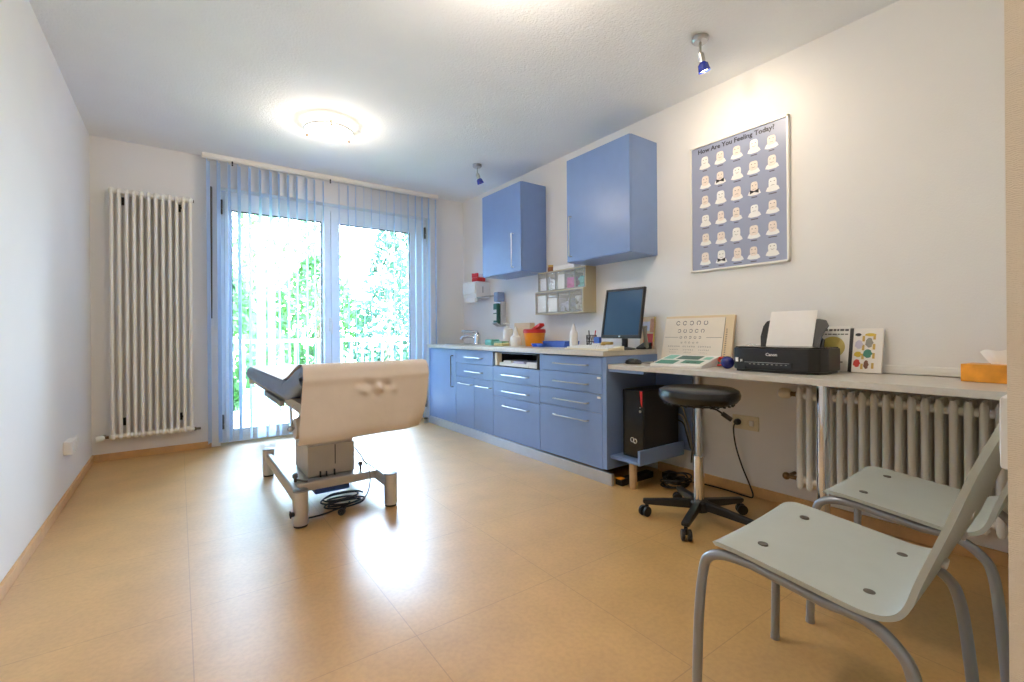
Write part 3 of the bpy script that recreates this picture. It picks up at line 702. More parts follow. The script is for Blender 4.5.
for k, (dx, dy, tx, ty, m, lb) in enumerate(((0.0, 0.015, 0.02, 0.06, 'black', 'black pen leaning in the mesh holder towards the window'), (0.012, -0.01, 0.02, -0.03, 'red', 'red pen leaning in the mesh holder towards the monitor'))):
    a = Vector((2.64 + dx, 2.58 + dy, z + 0.006)); b = Vector((2.64 + dx + tx * 0.6, 2.58 + dy + ty * 0.4, z + 0.135))
    obj('pen', MB().cyl(a, b, 0.0042, n=10).cyl(a + (b - a) * 0.97, b + (b - a) * 0.02, 0.0046, n=10), M[m], None, lb, 'pen')
st = thing('stamp', 'blue and white self-inking stamp below the monitor corner', 'stamp', (2.60, 2.475, z))
obj('base', MB().box(2.575, 2.625, 2.435, 2.515, z, z + 0.04, 0.005), M['white_plastic'], st)
obj('grip', MB().box(2.582, 2.618, 2.447, 2.503, z + 0.04, z + 0.088, 0.008), M['bluetray'], st)
obj('stapler', MB().box(2.585, 2.625, 2.335, 2.43, z, z + 0.02, 0.004).box(2.588, 2.622, 2.335, 2.432, z + 0.03, z + 0.052, 0.006).box(2.59, 2.62, 2.415, 2.43, z + 0.015, z + 0.035), M['cardgold'], None, 'yellow-brown stapler lying behind the keyboard under the monitor', 'stapler')
# monitor
mo = thing('monitor', 'black flat-screen computer monitor on the counter', 'monitor', (2.58, 2.16, z))
lean = math.degrees(math.atan2(0.062, 0.347))
MT = Tr(2.48, 2.158, 0.952) @ R('Y', lean)
obj('bezel', MB().box(0.0, 0.022, -0.173, 0.173, 0, 0.022, 0.003, T=MT).box(0.0, 0.022, -0.173, 0.173, 0.338, 0.354, 0.003, T=MT).box(0.0, 0.022, -0.173, -0.157, 0.02, 0.34, 0.003, T=MT).box(0.0, 0.022, 0.157, 0.173, 0.02, 0.34, 0.003, T=MT).box(0.02, 0.045, -0.15, 0.15, 0.03, 0.32, 0.01, T=MT), M['black'], mo)
obj('screen', MB().box(0.006, 0.02, -0.158, 0.158, 0.02, 0.34, T=MT), M['screen'], mo, label='dark glossy screen coloured with blue window reflection')
obj('badge', MB().box(-0.001, 0.001, -0.008, 0.008, 0.006, 0.016, T=MT), M['alu'], mo)
obj('stand', MB().tube([(2.575, 2.19, z + 0.012), (2.565, 2.18, z + 0.06), (2.545, 2.17, z + 0.17)], 0.022, 12).lathe([(0, 0), (0.088, 0), (0.088, 0.008), (0.04, 0.018), (0, 0.02)], (2.57, 2.20, z), n=36), M['black'], mo)
# handset and brochures beside the monitor
hs = thing('telephone_handset', 'grey curved telephone handset standing at the counter end', 'telephone', (2.70, 2.13, z))
obj('handset', MB().tube([(2.62, 2.05, z + 0.165), (2.63, 2.055, z + 0.11), (2.66, 2.07, z + 0.055), (2.70, 2.10, z + 0.02)], [0.018, 0.013, 0.013, 0.018], 12, smooth=5), M['gcable'], hs)
obj('base', MB().prism([(2.665, z), (2.755, z), (2.755, z + 0.05), (2.665, z + 0.012)], 'y', 2.093, 2.165, bev=0.004), M['black'], hs)
br = thing('brochure_stand', 'colourful brochure propped on the wall behind the telephone handset', 'brochure', (2.77, 2.15, z))
mb = MB(); BT = Tr(2.765, 2.15, z + 0.001) @ R('Y', 7)
mb.box(0, 0.006, -0.062, 0.062, 0, 0.235, 0, 0, T=BT)
for i, (a, b, c, d, m) in enumerate(((-0.06, -0.02, 0.12, 0.22, 1), (-0.015, 0.05, 0.13, 0.2, 2), (-0.05, 0.03, 0.02, 0.11, 3), (-0.061, -0.052, 0.05, 0.23, 4))):
    mb.box(-0.001, 0.001, a, b, c, d, 0, m, T=BT)
obj('cover', mb, [M['beigebox'], M['skin'], M['lilac'], M['cardred'], M['cardyellow']], br)

# ------------------------------------------------------------------ wall-mounted dispensers and bins
td = thing('towel_dispenser', 'white paper towel dispenser on the right wall above the tap', 'dispenser', (XR, 4.40, 1.37))
obj('housing', MB().box(2.62, XR - 0.001, 4.275, 4.56, 1.375, 1.555, 0.01), M['white_plastic'], td)
obj('cover', MB().box(2.605, 2.625, 4.285, 4.55, 1.42, 1.55, 0.008), M['white_gloss'], td)
obj('towel_tongue', MB().box(2.625, 2.66, 4.32, 4.52, 1.33, 1.38, 0.003), M['papertop'], td)
obj('slot', MB().box(2.70, 2.706, 4.273, 4.276, 1.43, 1.50), M['ink_soft'], td)
gb = thing('glove_holder', 'red holder with white glove packs on top of the towel dispenser', 'holder', (2.68, 4.32, 1.556))
obj('cradle', MB().box(2.63, 2.74, 4.275, 4.39, 1.556, 1.60, 0.008).box(2.63, 2.65, 4.275, 4.39, 1.60, 1.645, 0.005).box(2.63, 2.71, 4.375, 4.39, 1.63, 1.65, 0.004), M['red'], gb)
obj('pack', MB().box(2.655, 2.73, 4.28, 4.37, 1.60, 1.635, 0.006), M['cotton'], gb)
sd = thing('soap_dispenser', 'steel elbow-lever soap dispenser on the right wall', 'dispenser', (XR, 4.02, 1.05))
obj('back_plate', MB().box(2.735, XR - 0.001, 3.98, 4.065, 1.055, 1.32, 0.006), M['alu'], sd)
obj('bottle', MB().box(2.69, 2.736, 3.985, 4.06, 1.085, 1.30, 0.012), M['dkgreen'], sd, label='dark green soap bottle')
obj('bottle_label', MB().box(2.688, 2.691, 3.995, 4.05, 1.12, 1.19).box(2.688, 2.691, 3.995, 4.05, 1.20, 1.235), M['white_plastic'], sd)
obj('cradle', MB().prism([(2.74, 1.055), (2.68, 1.09), (2.685, 1.10), (2.74, 1.07)], 'y', 3.982, 4.063), M['alu'], sd)
obj('pump_head', MB().box(2.70, 2.79, 3.985, 4.06, 1.32, 1.42, 0.008), M['couch'], sd)
obj('lever', MB().tube([(2.74, 4.065, 1.385), (2.62, 4.075, 1.375), (2.54, 4.09, 1.36)], 0.006, 8).tube([(2.54, 4.05, 1.36), (2.54, 4.13, 1.36)], 0.007, 8), M['steel'], sd)
# bin organiser
BO_Y0, BO_Y1 = 2.683, 3.30
bo = thing('bin_organiser', 'wall rack of nine clear tilt-out bins in a beige housing', 'organiser', (XR, 2.97, 1.155))
mb = MB()
prof = [(XR - 0.001, 1.155), (2.654, 1.155), (2.654, 1.352), (2.688, 1.366), (2.688, 1.533), (XR - 0.001, 1.538)]
for y in (BO_Y0, BO_Y1 - 0.008): mb.prism(prof, 'y', y, y + 0.008)
mb.box(2.79, XR - 0.001, BO_Y0, BO_Y1, 1.156, 1.537); mb.box(2.656, 2.80, BO_Y0, BO_Y1, 1.155, 1.163); mb.box(2.656, 2.80, BO_Y0, BO_Y1, 1.350, 1.358); mb.box(2.69, 2.80, BO_Y0, BO_Y1, 1.528, 1.537)
obj('housing', mb, M['binbeige'], bo)
fills = {}
def bin_(y0, y1, x, z0, z1, content, label):
    b = obj('tilt_bin', MB().box(x, x + 0.003, y0, y1, z0, z1).box(x, 2.78, y0, y0 + 0.003, z0, z1 - 0.03).box(x, 2.78, y1 - 0.003, y1, z0, z1 - 0.03), M['clear'], bo, label='clear tilt-out bin')
    obj('bin_edge', MB().box(x - 0.004, x, y0 - 0.003, y0 + 0.006, z0, z1).box(x - 0.004, x, y1 - 0.006, y1 + 0.003, z0, z1).box(x - 0.004, x, y0, y1, z1 - 0.008, z1).box(x - 0.004, x, y0, y1, z0, z0 + 0.008), M['gcable'], b)
    m, kind, fh = content
    mb = MB(); rnd = random.Random(label[1])
    h = (z1 - z0) * fh; a = y0 + 0.008; c = y1 - 0.008; zb = z0 + 0.004
    if kind == 'pack': mb.box(x + 0.01, 2.77, a, c, zb, zb + h, 0.006)
    elif kind == 'rolls':
        n = 3
        for k in range(n):
            yy = a + (c - a) * (k + 0.5) / n; rr = (c - a) / n * 0.48
            for lv in range(int(h / (2 * rr))):
                mb.cyl((x + 0.01, yy, zb + rr + lv * 2 * rr), (2.76, yy, zb + rr + lv * 2 * rr), rr, n=12)
    else:
        for k in range(26):
            mb.ball((rnd.uniform(x + 0.022, 2.755), rnd.uniform(a + 0.012, c - 0.012), rnd.uniform(zb + 0.014, zb + h)), rnd.uniform(0.014, 0.02), (1, 1, 0.8), n=8)
    obj(label[0], mb, M[m], None, label[1], 'supplies', 'supplies in the clear bins', kind='stuff' if kind == 'loose' else None)
n5 = (BO_Y1 - BO_Y0) / 5; n4 = (BO_Y1 - BO_Y0) / 4
top = [(('cotton', 'pack', 0.72), ('gauze_pack', 'white gauze pack in the top row bin nearest the window')),
       (('cotton', 'loose', 0.55), ('cotton_balls', 'loose cotton balls in the second bin of the top row')),
       (('papertop', 'pack', 0.8), ('dressing_pack', 'tall white pack in the middle bin of the top row')),
       (('pink', 'rolls', 0.75), ('bandage_rolls', 'pink bandage rolls in the fourth bin of the top row')),
       (('teal', 'loose', 0.55), ('glove_bundle', 'teal gloves in the top row bin nearest the monitor'))]
for k, (c, lb) in enumerate(top):
    y1 = BO_Y1 - 0.008 - k * (n5 - 0.0032); bin_(y1 - n5 + 0.006, y1 - 0.001, 2.69, 1.362, 1.526, c, lb)
bot = [(('cotton', 'pack', 0.85), ('gauze_pack', 'white gauze pack in the bottom row bin nearest the window')),
       (('papertop', 'pack', 0.68), ('tissue_pack', 'white tissue pack in the second bin of the bottom row')),
       (('lilac', 'loose', 0.62), ('plaster_pile', 'lilac plasters in the third bin of the bottom row')),
       (('cotton', 'loose', 0.68), ('cotton_balls', 'loose cotton balls in the bottom row bin nearest the monitor'))]
for k, (c, lb) in enumerate(bot):
    y1 = BO_Y1 - 0.008 - k * (n4 - 0.004); bin_(y1 - n4 + 0.007, y1 - 0.001, 2.656, 1.165, 1.348, c, lb)
jr = thing('jar', 'small brown jar standing on the bin rack', 'jar', (2.74, 3.18, 1.538))
obj('glass', MB().lathe([(0, 0), (0.025, 0), (0.027, 0.003), (0.027, 0.04), (0.022, 0.046), (0, 0.047)], (2.74, 3.18, 1.5385)), M['brown'], jr)
obj('cap', MB().cyl((2.74, 3.18, 1.585), (2.74, 3.18, 1.602), 0.023), M['cardgold'], jr)
obj('dressing_packet', MB().box(2.71, 2.79, 2.84, 3.12, 1.5385, 1.58, 0.012), M['papertop'], None, 'flat white packet lying on the bin rack', 'packet')

# ------------------------------------------------------------------ desk
DZ = 0.782
dk = thing('desk', 'long grey-beige wall desk on steel legs beside the blue cabinets', 'desk', (2.54, 1.1, 0))
obj('desktop', MB().box(2.28, XR - 0.001, 0.085, 2.082, DZ - 0.03, DZ, 0.003), M['worktop'], dk)
obj('leg', MB().cyl((2.36, 0.865, 0.0), (2.36, 0.865, DZ - 0.035), 0.026, n=28).cyl((2.36, 0.865, DZ - 0.036), (2.36, 0.865, DZ - 0.0301), 0.045).cyl((2.36, 0.865, 0), (2.36, 0.865, 0.012), 0.031), M['chrome'], dk)
obj('leg', MB().cyl((2.76, 1.745, 0.0), (2.76, 1.745, DZ - 0.0301), 0.02, n=20), M['alu'], dk)
obj('cable_channel', MB().box(XR - 0.022, XR - 0.0005, 0.085, 1.70, DZ + 0.004, DZ + 0.043, 0.003).box(XR - 0.024, XR - 0.003, 0.085, 1.70, DZ + 0.016, DZ + 0.04, 0.002), M['white_plastic'], None, 'cream cable trunking on the wall along the desk back', 'cable trunking')
# shelf for the computer
cs = thing('computer_shelf', 'blue low shelf with lip holding the computer tower under the desk', 'shelf', (2.5, 1.96, 0))
obj('board', MB().box(2.30, 2.79, 1.862, 2.083, 0.163, 0.184, 0.002), M['blue'], cs)
obj('lip', MB().box(2.30, 2.76, 1.842, 1.861, 0.163, 0.254, 0.002), M['blue'], cs)
obj('back_panel', MB().box(2.785, 2.803, 1.80, 2.083, 0.19, DZ - 0.032, 0.002), M['blue'], cs)
obj('foot', MB().cyl((2.335, 1.925, 0), (2.335, 1.925, 0.163), 0.024, n=24), M['woodfoot'], cs, label='round wooden foot')
obj('crossbar', MB().box(2.285, 2.31, 1.80, 2.08, DZ - 0.048, DZ - 0.0305, 0.002), M['blue'], cs)
# computer tower
pc = thing('computer_tower', 'black computer tower with a red corner on the blue shelf', 'computer', (2.55, 1.965, 0.1845))
PX0, PX1, Py0, Py1, Pz0, Pz1 = 2.355, 2.73, 1.864, 2.024, 0.1846, 0.622
obj('case', MB().box(PX0 + 0.02, PX1, Py0, Py1, Pz0, Pz1, 0.004), M['black'], pc)
obj('front_panel', MB().box(PX0, PX0 + 0.021, Py0, Py1, Pz0 + 0.004, Pz1 - 0.002, 0.006), M['black_gloss'], pc)
obj('red_stripe', MB().prism([(Py0 + 0.002, Pz1 - 0.004), (Py0 + 0.022, Pz1 - 0.004), (Py0 + 0.014, Pz1 - 0.08), (Py0 + 0.003, Pz1 - 0.105)], 'x', PX0 - 0.0015, PX0 + 0.001), M['red'], pc, label='red corner stripe')
mb = MB()
def loop8(mb, x, y, zc, r):
    for s in (-1, 1):
        pts = [(x, y + s * r * 0.85 + r * math.cos(a), zc + s * r * 0.18 + r * math.sin(a) * 1.05) for a in [2 * PI * k / 24 for k in range(24)]]
        mb.tube(pts, r * 0.2, 6, closed=True)
loop8(mb, PX0 - 0.001, 1.935, 0.30, 0.013)
obj('emblem', mb, M['white_plastic'], pc, label='white loop emblem')
obj('power_button', MB().cyl((PX0 + 0.001, Py0 + 0.018, 0.49), (PX0 - 0.003, Py0 + 0.018, 0.49), 0.008).cyl((PX0 + 0.001, Py0 + 0.018, 0.515), (PX0 - 0.003, Py0 + 0.018, 0.515), 0.004), M['alu'], pc)
for k, (a, m) in enumerate(((0.50, 'gcable'), (0.44, 'gcable'), (0.40, 'cable'))):
    obj('rear_cable', MB().tube([(PX1 - 0.002, 1.90 + 0.03 * k, a), (2.765, 1.86, a - 0.02), (2.77, 1.83, a - 0.1), (2.765, 1.80, a - 0.18), (2.77, 1.79, 0.20), (2.76, 1.79, 0.12)], 0.005, 8, smooth=4), M[m], pc)
# power strip and cable pile
ps = thing('power_strip', 'black power strip with an orange switch on the floor under the shelf', 'power strip', (2.34, 2.0, 0))
obj('housing', MB().box(2.30, 2.62, 1.985, 2.045, 0, 0.042, 0.006), M['black'], ps)
obj('rocker', MB().box(2.296, 2.34, 1.995, 2.035, 0.04, 0.047, 0.003), M['orange'], ps, label='orange rocker switch')
def coil(cx, cy, rr, n, h0, h1, seed, sq=1.0):
    r = random.Random(seed); pts = []
    for k in range(n * 10):
        a = 2 * PI * k / 10
        w = 1 + 0.22 * math.sin(k * 0.37 + seed) + r.uniform(-0.05, 0.05)
        pts.append((cx + rr * w * math.cos(a), cy + rr * w * sq * math.sin(a), h0 + (h1 - h0) * (0.5 + 0.5 * math.sin(k * 0.23 + seed)) + r.uniform(0, 0.004)))
    return pts
cc = coil(2.595, 1.79, 0.095, 7, 0.006, 0.06, 3, 0.7)
obj('cable_tangle', MB().tube(cc, 0.0055, 7, smooth=3), M['cable'], None, 'tangle of black cables on the floor below the computer shelf', 'cables')
obj('power_adapter', MB().box(2.66, 2.74, 1.885, 1.95, 0, 0.04, 0.006).tube([(2.70, 1.885, 0.02), (2.70, 1.87, 0.02), (2.71, 1.865, 0.03)], 0.004, 7), M['black'], None, 'black power adapter on the floor behind the wooden foot', 'adapter')
pl = thing('plug_cable', 'black mains cable plugged into the socket under the desk', 'cable', (2.78, 1.485, 0.43))
obj('plug', MB().lathe([(0, 0), (0.019, 0), (0.019, 0.02), (0.012, 0.034), (0, 0.036)], (XR - 0.016, 1.485, 0.437), axis=(-1, 0, 0)), M['black'], pl)
obj('lead', MB().tube([(XR - 0.05, 1.485, 0.432), (XR - 0.062, 1.49, 0.40), (XR - 0.05, 1.485, 0.30), (XR - 0.045, 1.45, 0.18), (XR - 0.04, 1.40, 0.06), (XR - 0.045, 1.385, 0.008), (XR - 0.06, 1.42, 0.006), (XR - 0.05, 1.55, 0.006), (XR - 0.06, 1.70, 0.006), (2.72, 1.78, 0.006)], 0.0045, 8, smooth=6), M['cable'], pl)
obj('paper_tag', MB().box(2.733, 2.735, 1.70, 1.73, 0.20, 0.30).tube([(2.734, 1.715, 0.30), (2.737, 1.72, 0.36), (2.7385, 1.735, 0.38)], 0.001, 5), M['cream_plastic'], None, 'cream paper tag hanging at the thin desk leg', 'tag')

# ------------------------------------------------------------------ things on the desk
z = DZ + 0.0006
ms = thing('computer_mouse', 'black computer mouse on the desk by the counter step', 'mouse', (2.43, 2.0, z))
obj('shell', MB().lathe([(0, 0), (0.030, 0), (0.034, 0.006), (0.030, 0.022), (0.016, 0.034), (0, 0.037)], n=28, T=Tr(2.43, 1.995, z) @ R('Z', 25) @ Matrix.Diagonal((0.95, 1.65, 1, 1))), M['black'], ms)
obj('wheel', MB().cyl((2.41, 1.968, z + 0.03), (2.42, 1.962, z + 0.03), 0.006), M['bolt'], ms)
obj('cord', MB().tube([(2.45, 1.945, z + 0.01), (2.50, 1.90, z + 0.003), (2.56, 1.90, z + 0.003), (2.62, 1.98, z + 0.003), (2.70, 2.04, z + 0.003)], 0.0022, 7, smooth=5), M['cable'], ms)
# eye chart
ec = thing('eye_chart', 'cream eye test chart with ring rows leaning on the wall', 'eye chart', (2.76, 1.73, z))
ET = Tr(2.715, 1.73, z + 0.0055) @ R('Y', 13)
obj('board', MB().box(0, 0.022, -0.232, 0.262, 0, 0.318, 0.002, T=ET), M['chartboard'], ec)
obj('print_panel', MB().box(-0.002, 0.0005, -0.175, 0.258, 0.006, 0.302, 0, T=ET), M['chartpaper'], ec)
mb = MB(); rnd = random.Random(5)
def lring(y, zz, r, th, gap):
    n = 22; pts = []
    for k in range(n):
        a0 = gap + 0.35 + (2 * PI - 0.7) * k / n; a1 = gap + 0.35 + (2 * PI - 0.7) * (k + 1) / n
        q = []
        for a, rr in ((a0, r), (a1, r), (a1, r - th), (a0, r - th)):
            q.append(ET @ Vector((-0.0024, y + rr * math.cos(a), zz + rr * math.sin(a))))
        mb.quads([q])
for k in range(5): lring(0.158 - k * 0.051, 0.268, 0.015, 0.0042, rnd.choice((0, 1, 2, 3)) * PI / 2)
for k in range(5): lring(0.142 - k * 0.043, 0.214, 0.0125, 0.0035, rnd.choice((0, 1, 2, 3)) * PI / 2)
for k in range(5): lring(0.125 - k * 0.035, 0.17, 0.009, 0.0028, rnd.choice((0, 1, 2, 3)) * PI / 2)
for k in range(5): lring(0.115 - k * 0.029, 0.135, 0.006, 0.002, rnd.choice((0, 1, 2, 3)) * PI / 2)
for g in range(3):
    for k in range(6): lring(0.21 - g * 0.112 - k * 0.016, 0.108, 0.0045, 0.0016, rnd.choice((0, 1, 2, 3)) * PI / 2)
    for k in range(6): lring(0.205 - g * 0.112 - k * 0.013, 0.086, 0.0032, 0.0013, rnd.choice((0, 1, 2, 3)) * PI / 2)
    for k in range(6): lring(0.20 - g * 0.112 - k * 0.010, 0.068, 0.0024, 0.001, rnd.choice((0, 1, 2, 3)) * PI / 2)
for a, b in ((0.25, 0.145), (-0.06, -0.165)):
    mb.box(-0.0026, -0.002, b, a, 0.169, 0.171, T=ET)
for k in range(16): mb.box(-0.0008, 0.0002, -0.197, -0.187, 0.05 + k * 0.0115, 0.0535 + k * 0.0115, T=ET)
mb.box(-0.0026, -0.001, -0.1765, -0.1745, 0.006, 0.302, T=ET)
obj('ring_symbols', mb, M['ink_soft'], ec)
# flat talking board (white and green)
gb_ = thing('picture_board', 'tilted white board with green fields lying before the eye chart', 'board', (2.5, 1.67, z))
GT = Tr(2.40, 1.65, z) @ R('Z', 9)
obj('case', MB().prism([(-0.02, 0.0), (0.25, 0.0), (0.25, 0.062), (-0.02, 0.016)], 'y', -0.16, 0.16, bev=0.004, T=GT), M['white_plastic'], gb_)
mb = MB()
def gq(u0, u1, v0, v1, mi):
    def pp(u, v): return GT @ Vector((u, v, 0.016 + (u + 0.02) / 0.27 * 0.046 + 0.0008))
    mb.quads([[pp(u0, v0), pp(u1, v0), pp(u1, v1), pp(u0, v1)]], mi)
gq(-0.005, 0.09, 0.02, 0.14, 0); gq(0.12, 0.22, -0.08, 0.06, 1); gq(0.02, 0.10, -0.13, -0.01, 0); gq(0.12, 0.23, 0.08, 0.145, 2)
gq(0.03, 0.06, -0.06, -0.04, 3); gq(0.03, 0.06, -0.10, -0.08, 3); gq(0.13, 0.2, -0.145, -0.1, 2)
obj('picture_fields', mb, [M['cardgreen'], M['dkgreen'], M['mint'], M['ink']], gb_)
obj('patch_leads', MB().tube(coil(2.60, 1.47, 0.03, 3, 0 + z + 0.008, z + 0.055, 2, 0.9), 0.005, 7, smooth=3), M['cardred'], None, 'bundle of red leads between the picture board and blue ball', 'leads')
obj('wooden_block', MB().box(2.64, 2.69, 1.50, 1.56, z, z + 0.05, 0.004), M['cardgreen'], None, 'small green block behind the picture board', 'block')
obj('ball', MB().ball((2.50, 1.39, z + 0.036), 0.0355, n=28), M['navy'], None, 'dark blue ball beside the printer', 'ball')
# printer
pr = thing('printer', 'black inkjet printer on the desk with paper standing in it', 'printer', (2.55, 1.095, z))
y0, y1 = 0.898, 1.316
ptsf = [(2.43, y1), (2.675, y1 - 0.005), (2.675, y0 + 0.004), (2.52, y0), (2.46, y0 + 0.015), (2.43, y0 + 0.055), (2.418, 1.1), (2.422, y1 - 0.03)]
obj('body', MB().prism(ptsf, 'z', z + 0.012, z + 0.125, bev=0.006).prism([(p[0] * 0.93 + 2.55 * 0.07, p[1] * 0.95 + 1.095 * 0.05) for p in ptsf], 'z', z, z + 0.014), M['black'], pr)
obj('top_cover', MB().prism([(p[0] * 0.95 + 2.55 * 0.05, p[1] * 0.97 + 1.095 * 0.03) for p in ptsf], 'z', z + 0.1245, z + 0.131, bev=0.003), M['black_gloss'], pr)
obj('output_slot', MB().box(2.414, 2.43, 1.02, 1.27, z + 0.03, z + 0.052).box(2.413, 2.42, 1.245, 1.29, z + 0.014, z + 0.05), M['rubber'], pr)
obj('paper_guide_marks', MB().box(2.4135, 2.4155, 1.03, 1.25, z + 0.05, z + 0.0515), M['alu'], pr)
mb = MB()
for k in range(9): mb.box(2.4135, 2.416, 1.04 + k * 0.022, 1.05 + k * 0.022, z + 0.040, z + 0.044)
obj('slot_ribs', mb, M['gcable'], pr)
obj('stickers', MB().box(2.417, 2.424, 1.285, 1.30, z + 0.05, z + 0.072).box(2.4165, 2.424, 1.264, 1.274, z + 0.05, z + 0.064), M['white_plastic'], pr)
obj('brand_lettering', MB().text('Canon', 0.021, faceX(2.4175, 1.115, z + 0.092), bold=True), M['white_plastic'], pr, label='white brand lettering')
# rear tray
TT = Tr(2.64, 1.12, z + 0.125) @ R('Y', 20)
tray = []
for y, zz in ((-0.155, 0.0), (-0.155, 0.045), (-0.14, 0.055), (-0.15, 0.085), (-0.165, 0.12), (-0.15, 0.15), (-0.12, 0.158), (0.12, 0.158), (0.145, 0.15), (0.16, 0.12), (0.165, 0.06), (0.155, 0.0)): tray.append((y, zz))
obj('paper_tray', MB().prism(tray, 'x', 0.0, 0.008, bev=0.002, T=TT), M['black'], pr)
obj('tray_guide', MB().box(-0.014, 0.0, -0.145, -0.135, 0.0, 0.05, 0.002, T=TT), M['black'], pr)
obj('printer_paper', MB().box(-0.004, -0.001, -0.105, 0.125, 0.001, 0.205, T=TT), M['papertop'], None, 'white sheets of paper standing in the printer tray', 'paper')
# clear bag
def bagf(u, v):
    r_ = math.sin(u * 9.1 + v * 5.3) * 0.012 + math.sin(u * 4.2 - v * 11.7) * 0.01
    return Vector((2.755 + r_, 1.47 - 0.19 * u, z + 0.13 * v * (0.75 + 0.25 * math.sin(u * PI * 0.9 + 0.3)) + 0.006 * abs(math.sin(u * 13))))
def bagb(u, v):
    p = bagf(u, v); p.x += -0.05 * math.sin(PI * u) * (1 - v * 0.7) - 0.012
    return p
obj('plastic_bag', MB().sheet(bagf, 18, 12).sheet(bagb, 18, 12), M['bagfilm'], None, 'crumpled clear plastic bag behind the printer', 'bag', smooth=20)
# two booklets
b1 = thing('booklet', 'white booklet with a golden disc cover behind the printer', 'booklet', (2.75, 0.96, z))
B1 = Tr(2.735, 0.962, z + 0.003) @ R('Y', 12)
obj('cover', MB().box(0, 0.012, -0.072, 0.072, 0, 0.235, 0.001, T=B1), M['white_plastic'], b1)
obj('disc_print', MB().lathe([(0, 0), (0.056, 0), (0.056, 0.0008), (0, 0.0008)], n=40, T=B1 @ Tr(-0.0006, 0.005, 0.125) @ R('Y', -90)), M['plate'], b1)
mb = MB()
for (a, b, zz, w) in ((-0.062, 0.05, 0.21, 0.011), (-0.06, 0.045, 0.19, 0.006), (-0.045, -0.01, 0.045, 0.006)):
    yy = a
    while yy < b:
        q = min(b, yy + random.uniform(0.008, 0.02)); mb.box(-0.0008, 0.0004, yy, q, zz, zz + w, T=B1); yy = q + 0.004
obj('title_print', mb, M['ink_soft'], b1)
b2 = thing('booklet', 'colourful picture booklet with black spine leaning beside the white booklet', 'booklet', (2.75, 0.82, z))
B2 = Tr(2.735, 0.822, z + 0.0035) @ R('Y', 12)
mb = MB().box(0, 0.014, -0.066, 0.056, 0, 0.222, 0.001, 0, T=B2)
obj('cover', mb, M['papertop'], b2)
obj('spine', MB().box(-0.001, 0.016, 0.0565, 0.072, 0, 0.224, 0.002, T=B2), M['black'], b2, label='black spine')
mb = MB(); rnd = random.Random(11)
def blob(y, zz, ry, rz, mi):
    k = 14; mb.quads([[B2 @ Vector((-0.0012, y + ry * math.cos(2 * PI * i / k) * (1 + 0.2 * math.sin(3 * i)), zz + rz * math.sin(2 * PI * i / k))) for i in range(k)]], mi)
blob(0.035, 0.045, 0.014, 0.02, 0); blob(0.032, 0.09, 0.016, 0.014, 1); blob(-0.008, 0.095, 0.018, 0.022, 2); blob(-0.004, 0.04, 0.010, 0.022, 3)
blob(0.03, 0.14, 0.016, 0.022, 5); blob(-0.012, 0.15, 0.015, 0.025, 6); blob(0.035, 0.19, 0.013, 0.008, 4); blob(-0.015, 0.19, 0.022, 0.008, 1)
for (y, zz) in ((0.012, 0.17), (-0.032, 0.13), (0.014, 0.03), (-0.03, 0.035), (0.012, 0.08), (-0.032, 0.18), (0.012, 0.125), (-0.032, 0.085)):
    mb.box(-0.001, 0.0003, y - 0.005, y + 0.005, zz - 0.014, zz + 0.014, 0, 7, T=B2)
obj('picture_print', mb, [M['cardred'], M['cardyellow'], M['cardgreen'], M['cardbrown'], M['ink'], M['lilac'], M['gcable'], M['cardgold']], b2)
# tissue box
tb = thing('tissue_box', 'orange tissue box with a tissue sticking out on the desk', 'tissue box', (2.60, 0.35, z))
TX = Tr(2.66, 0.335, z) @ R('Z', -8)
obj('carton', MB().box(-0.06, 0.06, -0.115, 0.115, 0, 0.072, 0.003, T=TX), M['tissue'], tb)
def tis(u, v):
    a = u * 2 - 1
    fan = 0.35 + 0.65 * v
    return TX @ Vector((0.018 * math.sin(u * 7) * v + 0.03 * v * v, 0.075 * a * fan + 0.01, 0.069 + 0.085 * v * (1.0 - 0.45 * u) + 0.008 * v * math.sin(9 * u)))
obj('tissue', MB().sheet(tis, 14, 8, thick=0.001), M['papertop'], tb, label='white tissue')

# ------------------------------------------------------------------ stool
stl = thing('rolling_stool', 'black round rolling stool with chrome column before the desk', 'stool', (2.212, 1.39, 0), local=True)
obj('seat', MB().lathe([(0, 0.622), (0.16, 0.622), (0.185, 0.63), (0.2, 0.65), (0.203, 0.668), (0.196, 0.688), (0.175, 0.699), (0.10, 0.704), (0, 0.705)], n=56), M['vinyl'], stl)
obj('seat_pan', MB().lathe([(0, 0.60), (0.07, 0.60), (0.15, 0.615), (0.15, 0.6225), (0, 0.6225)], n=36), M['black'], stl)
mb = MB()
for k in range(28):
    a = 2 * PI * k / 28; mb.box(-0.006, 0.006, -0.003, 0.003, -0.006, 0.004, T=Tr(0.168 * math.cos(a), 0.168 * math.sin(a), 0.62) @ R('Z', math.degrees(a)))
obj('seat_tacks', mb, M['black'], stl)
obj('lever', MB().tube([(0.02, -0.035, 0.60), (0.045, -0.075, 0.588), (0.062, -0.105, 0.565)], 0.005, 8).tube([(0.058, -0.097, 0.571), (0.08, -0.135, 0.54)], 0.012, 12), M['black'], stl)
obj('gas_lift', MB().cyl((0, 0, 0.30), (0, 0, 0.605), 0.0165, n=24), M['steel'], stl)
obj('column', MB().cyl((0, 0, 0.085), (0, 0, 0.335), 0.026, n=28).lathe([(0.026, 0.335), (0.028, 0.337), (0.028, 0.343), (0.018, 0.345), (0.0, 0.345)]), M['chrome'], stl, label='chrome outer column')
obj('hub', MB().lathe([(0, 0.055), (0.045, 0.055), (0.05, 0.065), (0.05, 0.10), (0.04, 0.112), (0, 0.113)]), M['black'], stl)
